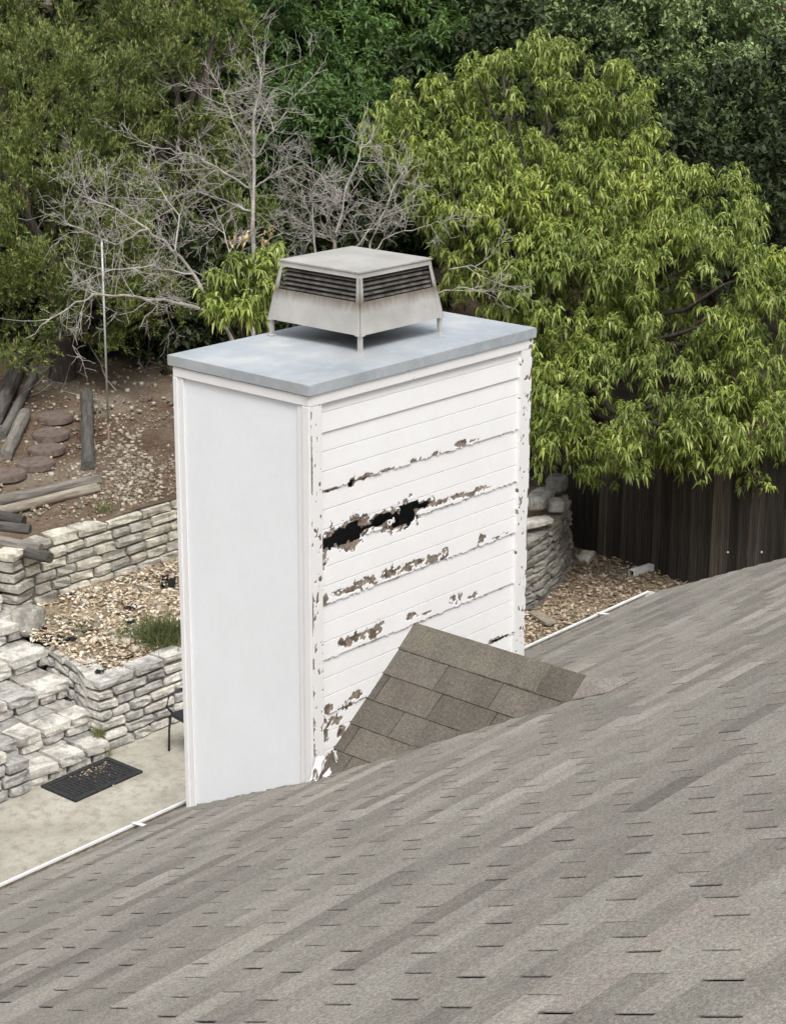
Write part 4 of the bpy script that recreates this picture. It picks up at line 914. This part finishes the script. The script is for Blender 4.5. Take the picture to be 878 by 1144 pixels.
# ---- bare dead tree
dead = empty('dead_tree', (*at_depth(283, 470, 19.6)[:2], -1.6), label='bare pale grey dead tree with tangled twigs behind the chimney', cat='tree')
db = np.array(dead.location)
def Q(x, y, d): return at_depth(x/1.995, y/1.995, d)
LIMBS = [ # (points in px*1.995, depth start, depth end, r0, r1, twig count)
    ([(570, 960), (566, 760), (565, 545), (566, 400), (565, 270), (582, 180), (575, 125)], 19.6, 19.6, .075, .008, 26),
    ([(566, 420), (600, 395), (650, 370)], 19.6, 19.3, .022, .006, 8), ([(567, 350), (610, 290), (645, 235), (658, 185)], 19.6, 19.2, .024, .005, 10), ([(567, 310), (590, 250), (612, 200)], 19.6, 20, .018, .004, 6),
    ([(564, 350), (520, 270), (500, 225), (512, 180)], 19.6, 20, .02, .004, 8), ([(562, 420), (500, 385), (440, 345), (380, 330), (305, 322)], 19.6, 18.8, .032, .005, 16), ([(562, 470), (500, 445), (430, 430), (350, 440)], 19.6, 20.2, .026, .005, 12),
    ([(560, 900), (515, 750), (470, 680), (400, 570), (330, 510), (235, 455), (165, 425)], 19.6, 18.6, .065, .008, 26), ([(500, 715), (430, 682), (300, 660), (210, 655), (130, 700), (55, 755)], 19.0, 18.4, .045, .006, 20),
    ([(330, 510), (260, 545), (190, 515), (110, 478)], 18.8, 19.2, .026, .005, 14), ([(430, 610), (340, 590), (250, 600), (150, 640)], 18.8, 18.5, .024, .005, 12), ([(390, 560), (400, 480), (350, 410), (330, 390)], 18.9, 19.5, .024, .005, 14),
    ([(470, 680), (520, 600), (500, 520), (470, 450)], 19.0, 19.6, .022, .005, 12), ([(300, 660), (350, 680), (310, 735)], 18.6, 18.4, .014, .004, 4),
    ([(740, 760), (745, 540), (765, 450), (805, 330), (830, 310)], 20, 20.4, .04, .005, 20), ([(720, 760), (700, 540), (690, 430), (740, 350)], 20, 19.6, .034, .005, 18), ([(800, 760), (825, 540), (872, 430), (900, 380)], 20.2, 20.4, .034, .005, 18),
    ([(745, 540), (680, 500), (620, 470)], 20, 19.7, .02, .004, 10), ([(765, 450), (720, 420), (680, 380)], 20.2, 20, .018, .004, 8), ([(830, 560), (880, 520), (960, 500), (1010, 480)], 20.2, 20, .02, .004, 10), ([(780, 560), (860, 480), (930, 460)], 20.2, 20.6, .02, .004, 8),
    ([(1000, 600), (1050, 590), (1090, 610)], 19.2, 19, .016, .005, 3), ([(960, 660), (1020, 640), (1080, 645)], 19.2, 19, .018, .005, 3)]
def twig(Vl, Fl, p, d, L, r, lvl):
    k = 4; pts = [p]; q = p.copy(); dd = d.copy()
    for i in range(k):
        dd = unit(dd+rng.normal(0, .16, 3)+np.array([0, 0, .03])); q = q+dd*L/k; pts.append(q.copy())
    tube_into(Vl, Fl, pts, np.linspace(r, max(.0016, r*.35), k+1), 4)
    if lvl > 0:
        for i in range(rng.integers(3, 6)):
            j = rng.integers(1, k+1); nd = unit(dd+unit(rng.normal(size=3))*.9); twig(Vl, Fl, pts[j], nd, L*rng.uniform(.35, .65), max(.0022, r*.55), lvl-1)
for pts, d0, d1, r0, r1, nt in LIMBS:
    n = len(pts); W3 = [Q(x, y, d0+(d1-d0)*i/(n-1))-db for i, (x, y) in enumerate(pts)]
    fine = []
    for i in range(n-1):
        for s in range(4): t = s/4; fine.append(W3[i]*(1-t)+W3[i+1]*t+(rng.normal(0, .012, 3) if s else 0))
    fine.append(W3[-1]); Vl, Fl = [], []; tube_into(Vl, Fl, fine, np.linspace(r0*.46, r1*.6, len(fine)), 7)
    o = mesh_obj('trunk' if r0 > .07 else 'limb', Vl, Fl, G['dead_bark'], dead, True)
    Vt, Ft = [], []
    for i in range(int(nt*.85)):
        j = int(rng.uniform(.22 if r0 < .06 else .45, 1)*(len(fine)-2)); ax = unit(fine[j+1]-fine[j]); nd = unit(ax*.6+unit(rng.normal(size=3))*np.array([1, 1, .8])); twig(Vt, Ft, fine[j], nd, rng.uniform(.25, .60), .0046, 2)
    mesh_obj('twigs', Vt, Ft, G['dead_bark'], o, kind='stuff')
# a cluster of dry tan leaves still hanging
cl = [(Q(x, y, 19.3), .10, np.array([0, 0, 1.0])) for x, y in ((510, 535), (540, 545), (600, 525), (610, 530), (555, 535), (585, 548))]
P, A = shoots(cl, 60); V, F = sprays(P, A, nl=3, spread=.8, L0=.04, L1=.08, wr=.5, droop=.4, kind='leaf'); mesh_np('dry_leaves', V-db, F, G['dry_leaf'], dead, kind='stuff')
# fallen twigs on the slope under the junipers
Vt, Ft = [], []
for (u, v) in ((98, 425), (70, 432), (110, 450), (130, 440), (20, 395), (150, 395), (60, 400), (170, 400)):
    P = on_hill(u, v)+np.array([0, 0, .04]); twig(Vt, Ft, P, unit(rng.normal(size=3)*np.array([1, 1, .25])+np.array([-.2, -.2, .25])), .8, .010, 1)
mesh_obj('fallen_twigs', Vt, Ft, G['dead_bark'], None, kind='stuff', label='fallen grey twigs on the dirt under the junipers')

# ================================================================== GROUND SCATTER
def scatter_flat(name, pts, L0, L1, wr, m, label, tilt=.35):
    pts = np.array(pts); n = len(pts); a = rng.uniform(0, 2*math.pi, n); d = unit(np.stack([np.cos(a), np.sin(a), rng.normal(0, tilt, n)], 1)); L = rng.uniform(L0, L1, n)
    V, F = leaf_arrays(pts, d, L, L*wr*rng.uniform(.6, 1.4, n), 0.15*np.ones(n), 'leaf'); mesh_np(name, V, F, m, None, kind='stuff', label=label)
def bed_z(x, y):
    y0 = lower_y(x)+.16; j = (y-y0)/(8.05-y0); right = min(1, max(0, (x-8.0)/1.5)); return -2.43+.22*j+.12*right+jit(x, y, .035, 2)
pts = []
while len(pts) < 14000:
    x = 3.95+rng.random()*4.0; y = 6.2+rng.random()*1.75
    if y > lower_y(x)+.18 and (x > 4.1 or y < 7.7): pts.append((x, y, bed_z(x, y)+rng.uniform(.005, .03)))
scatter_flat('wood_chips', pts, .022, .065, .55, G['chips'], 'tan and brown wood chips covering the terrace bed')
pts = [(x, y, -2.985+jit(x, y, .03, 1.6)+rng.uniform(0, .025)) for x, y in zip(rng.uniform(7.2, 11.25, 14000), rng.uniform(3.0, 6.4, 14000)) if y < lower_y(x)-.02 and x < 10.05+.22*(y-4.67)+1.0]
scatter_flat('leaf_litter', pts, .03, .075, .45, G['litter'], 'dry tan leaf litter over the side yard')
def rock_scatter(name, pts, s0, s1, m, label):
    V, F = [], []; base = np.array([(-1,-1,-1),(1,-1,-1),(1,1,-1),(-1,1,-1),(-1,-1,1),(1,-1,1),(1,1,1),(-1,1,1)], float)*.5
    Vs = []; Fs = []
    for i, p in enumerate(pts):
        b = base*rng.uniform(.5, 1.2, 3)*rng.uniform(s0, s1)+rng.normal(0, s0*.16, (8, 3)); a = rng.uniform(0, 6.28); R_ = np.array([[math.cos(a), -math.sin(a), 0], [math.sin(a), math.cos(a), 0], [0, 0, 1]])
        Vs.append(b@R_.T+np.array(p)); Fs.append(np.array(BOXF)+8*i)
    mesh_np(name, np.concatenate(Vs), np.concatenate(Fs), m, None, kind='stuff', label=label)
pts = []
for i in range(1000):
    if rng.random() < .55: u, v = rng.normal(135, 26), rng.normal(522, 20)
    else: u, v = rng.uniform(0, 200), rng.uniform(400, 570)
    if not (-10 < u < 215 and 398 < v < 575): continue
    P = on_z(u, v, -1.5); pts.append((P[0], P[1], hill_z(P[0], P[1])+.01)) if P[1] > 8.15 else None
pl = []
for i in range(5200):
    u, v = (rng.normal(150, 34), rng.normal(530, 26)) if rng.random() < .6 else (rng.uniform(0, 205), rng.uniform(405, 575))
    P = on_z(u, v, -1.5)
    if P[1] > 8.15 and u < 215 and v > 395: pl.append((P[0], P[1], hill_z(P[0], P[1])+.05*0+rng.uniform(.0, .03)))
scatter_flat('slope_litter', pl, .015, .05, .6, G['litter'], 'dry leaf bits and bark scattered over the dirt slope')
rock_scatter('slope_pebbles', pts, .012, .05, G['pebbles'], 'pale broken stones scattered on the dirt slope')
pts = [(x, y, bed_z(x, y)+.015) for x, y in zip(rng.uniform(4.2, 7.4, 160), rng.uniform(6.5, 7.9, 160)) if y > lower_y(x)+.25]
rock_scatter('bed_pebbles', pts, .03, .075, G['pebbles'], 'pale pebbles among the wood chips')
pts = [(*on_z(u, v, -2.98)[:2], -2.982) for u, v in zip(rng.normal(98, 14, 220), rng.normal(858, 6, 220))]
scatter_flat('mat_debris', pts, .012, .035, .5, G['litter'], 'dry leaf bits on the doormat and beside it', .1)
# grass tufts
def tuft(u, v, z, n, h, spread, label, surf=None, patch=False):
    P = on_z(u, v, z); 
    zz = bed_z(P[0], P[1]) if surf == 'bed' else z
    base = np.stack([rng.normal(0, spread, n), rng.normal(0, spread, n), np.zeros(n)], 1); d = unit(np.stack([rng.normal(0, .45, n), rng.normal(0, .45, n), np.ones(n)], 1))
    V, F = leaf_arrays(base, d, rng.uniform(.5, 1, n)*h, np.full(n, .0055), .7*rng.random(n), 'peach')
    (mesh_np('grass_patch', V, F, G['grass'], None, label=label, kind='stuff') if patch else mesh_np('grass_tuft', V, F, G['grass'], None, label=label, cat='grass tuft')).location = (P[0], P[1], zz)
tuft(181, 704, -2.27, 1300, .36, .13, 'big fresh green grass clump in the mulch bed beside the chimney', 'bed')
tuft(87, 702, -2.3, 160, .09, .09, 'low green grass patch in the middle of the mulch bed', 'bed', True)
tuft(48, 688, -2.25, 150, .08, .09, 'thin grass patch in the mulch bed corner below the cream wall', 'bed', True)
tuft(133, 706, -2.3, 90, .13, .06, 'sparse upright grass between the low patch and the big clump', 'bed', True)
tuft(161, 722, -2.33, 50, .10, .05, 'few yellowish grass blades near the lower wall edge', 'bed', True)
tuft(113, 846, -3.0, 200, .22, .032, 'green weed growing at the step foot behind the doormat')
tuft(110, 822, -2.83, 160, .12, .028, 'green weed on the bottom step against the wall corner')
P = on_hill(116, 572)
tuft(116, 571, -1.6, 120, .16, .08, 'yellow-green grass on the dirt above the cream wall', None, True)
# black plastic scraps in the bed
for (u, v, s, lb) in ((188, 650, .13, 'large crumpled black plastic scrap beside the cream wall'), (147, 676, .08, 'black scrap among chips between grass and wall'), (146, 694, .07, 'dark scrap beside the big grass clump'), (75, 715, .09, 'black scrap in front of the low grass patch'), (102, 706, .06, 'small black scrap right of the low grass patch'), (80, 668, .06, 'black scrap near the foot of the cream wall'), (112, 748, .05, 'pointed black scrap on the lower wall coping'), (144, 727, .05, 'small dark scrap above the lower wall')):
    P = on_z(u, v, -2.32 if v > 690 else -2.25); bm = bmesh.new(); bmesh.ops.create_grid(bm, x_segments=9, y_segments=6, size=1.0)
    sd_ = random.uniform(0, 99)
    for q in bm.verts:
        q.co.y *= .55; nz = mnoise.noise(q.co*2.3+Vector((sd_, 0, 0))); q.co.z = .55*nz+.15*mnoise.noise(q.co*6+Vector((sd_, 3, 0)))+.3; q.co *= s; q.co.x *= 1+.3*nz
    dele = [f for f in bm.faces if mnoise.noise(f.calc_center_median()*(2.2/s)+Vector((sd_, 9, 0))) > .18]; bmesh.ops.delete(bm, geom=dele, context='FACES')
    o = bm_obj('plastic_scrap', bm, G['scrap'], None, label=lb, cat='scrap'); z_ = bed_z(P[0], P[1]) if v != 748 else -2.35; o.location = (P[0], P[1], z_); o.rotation_euler = (0, 0, random.uniform(-1, 1))
    o.modifiers.new('t', 'SOLIDIFY').thickness = .004
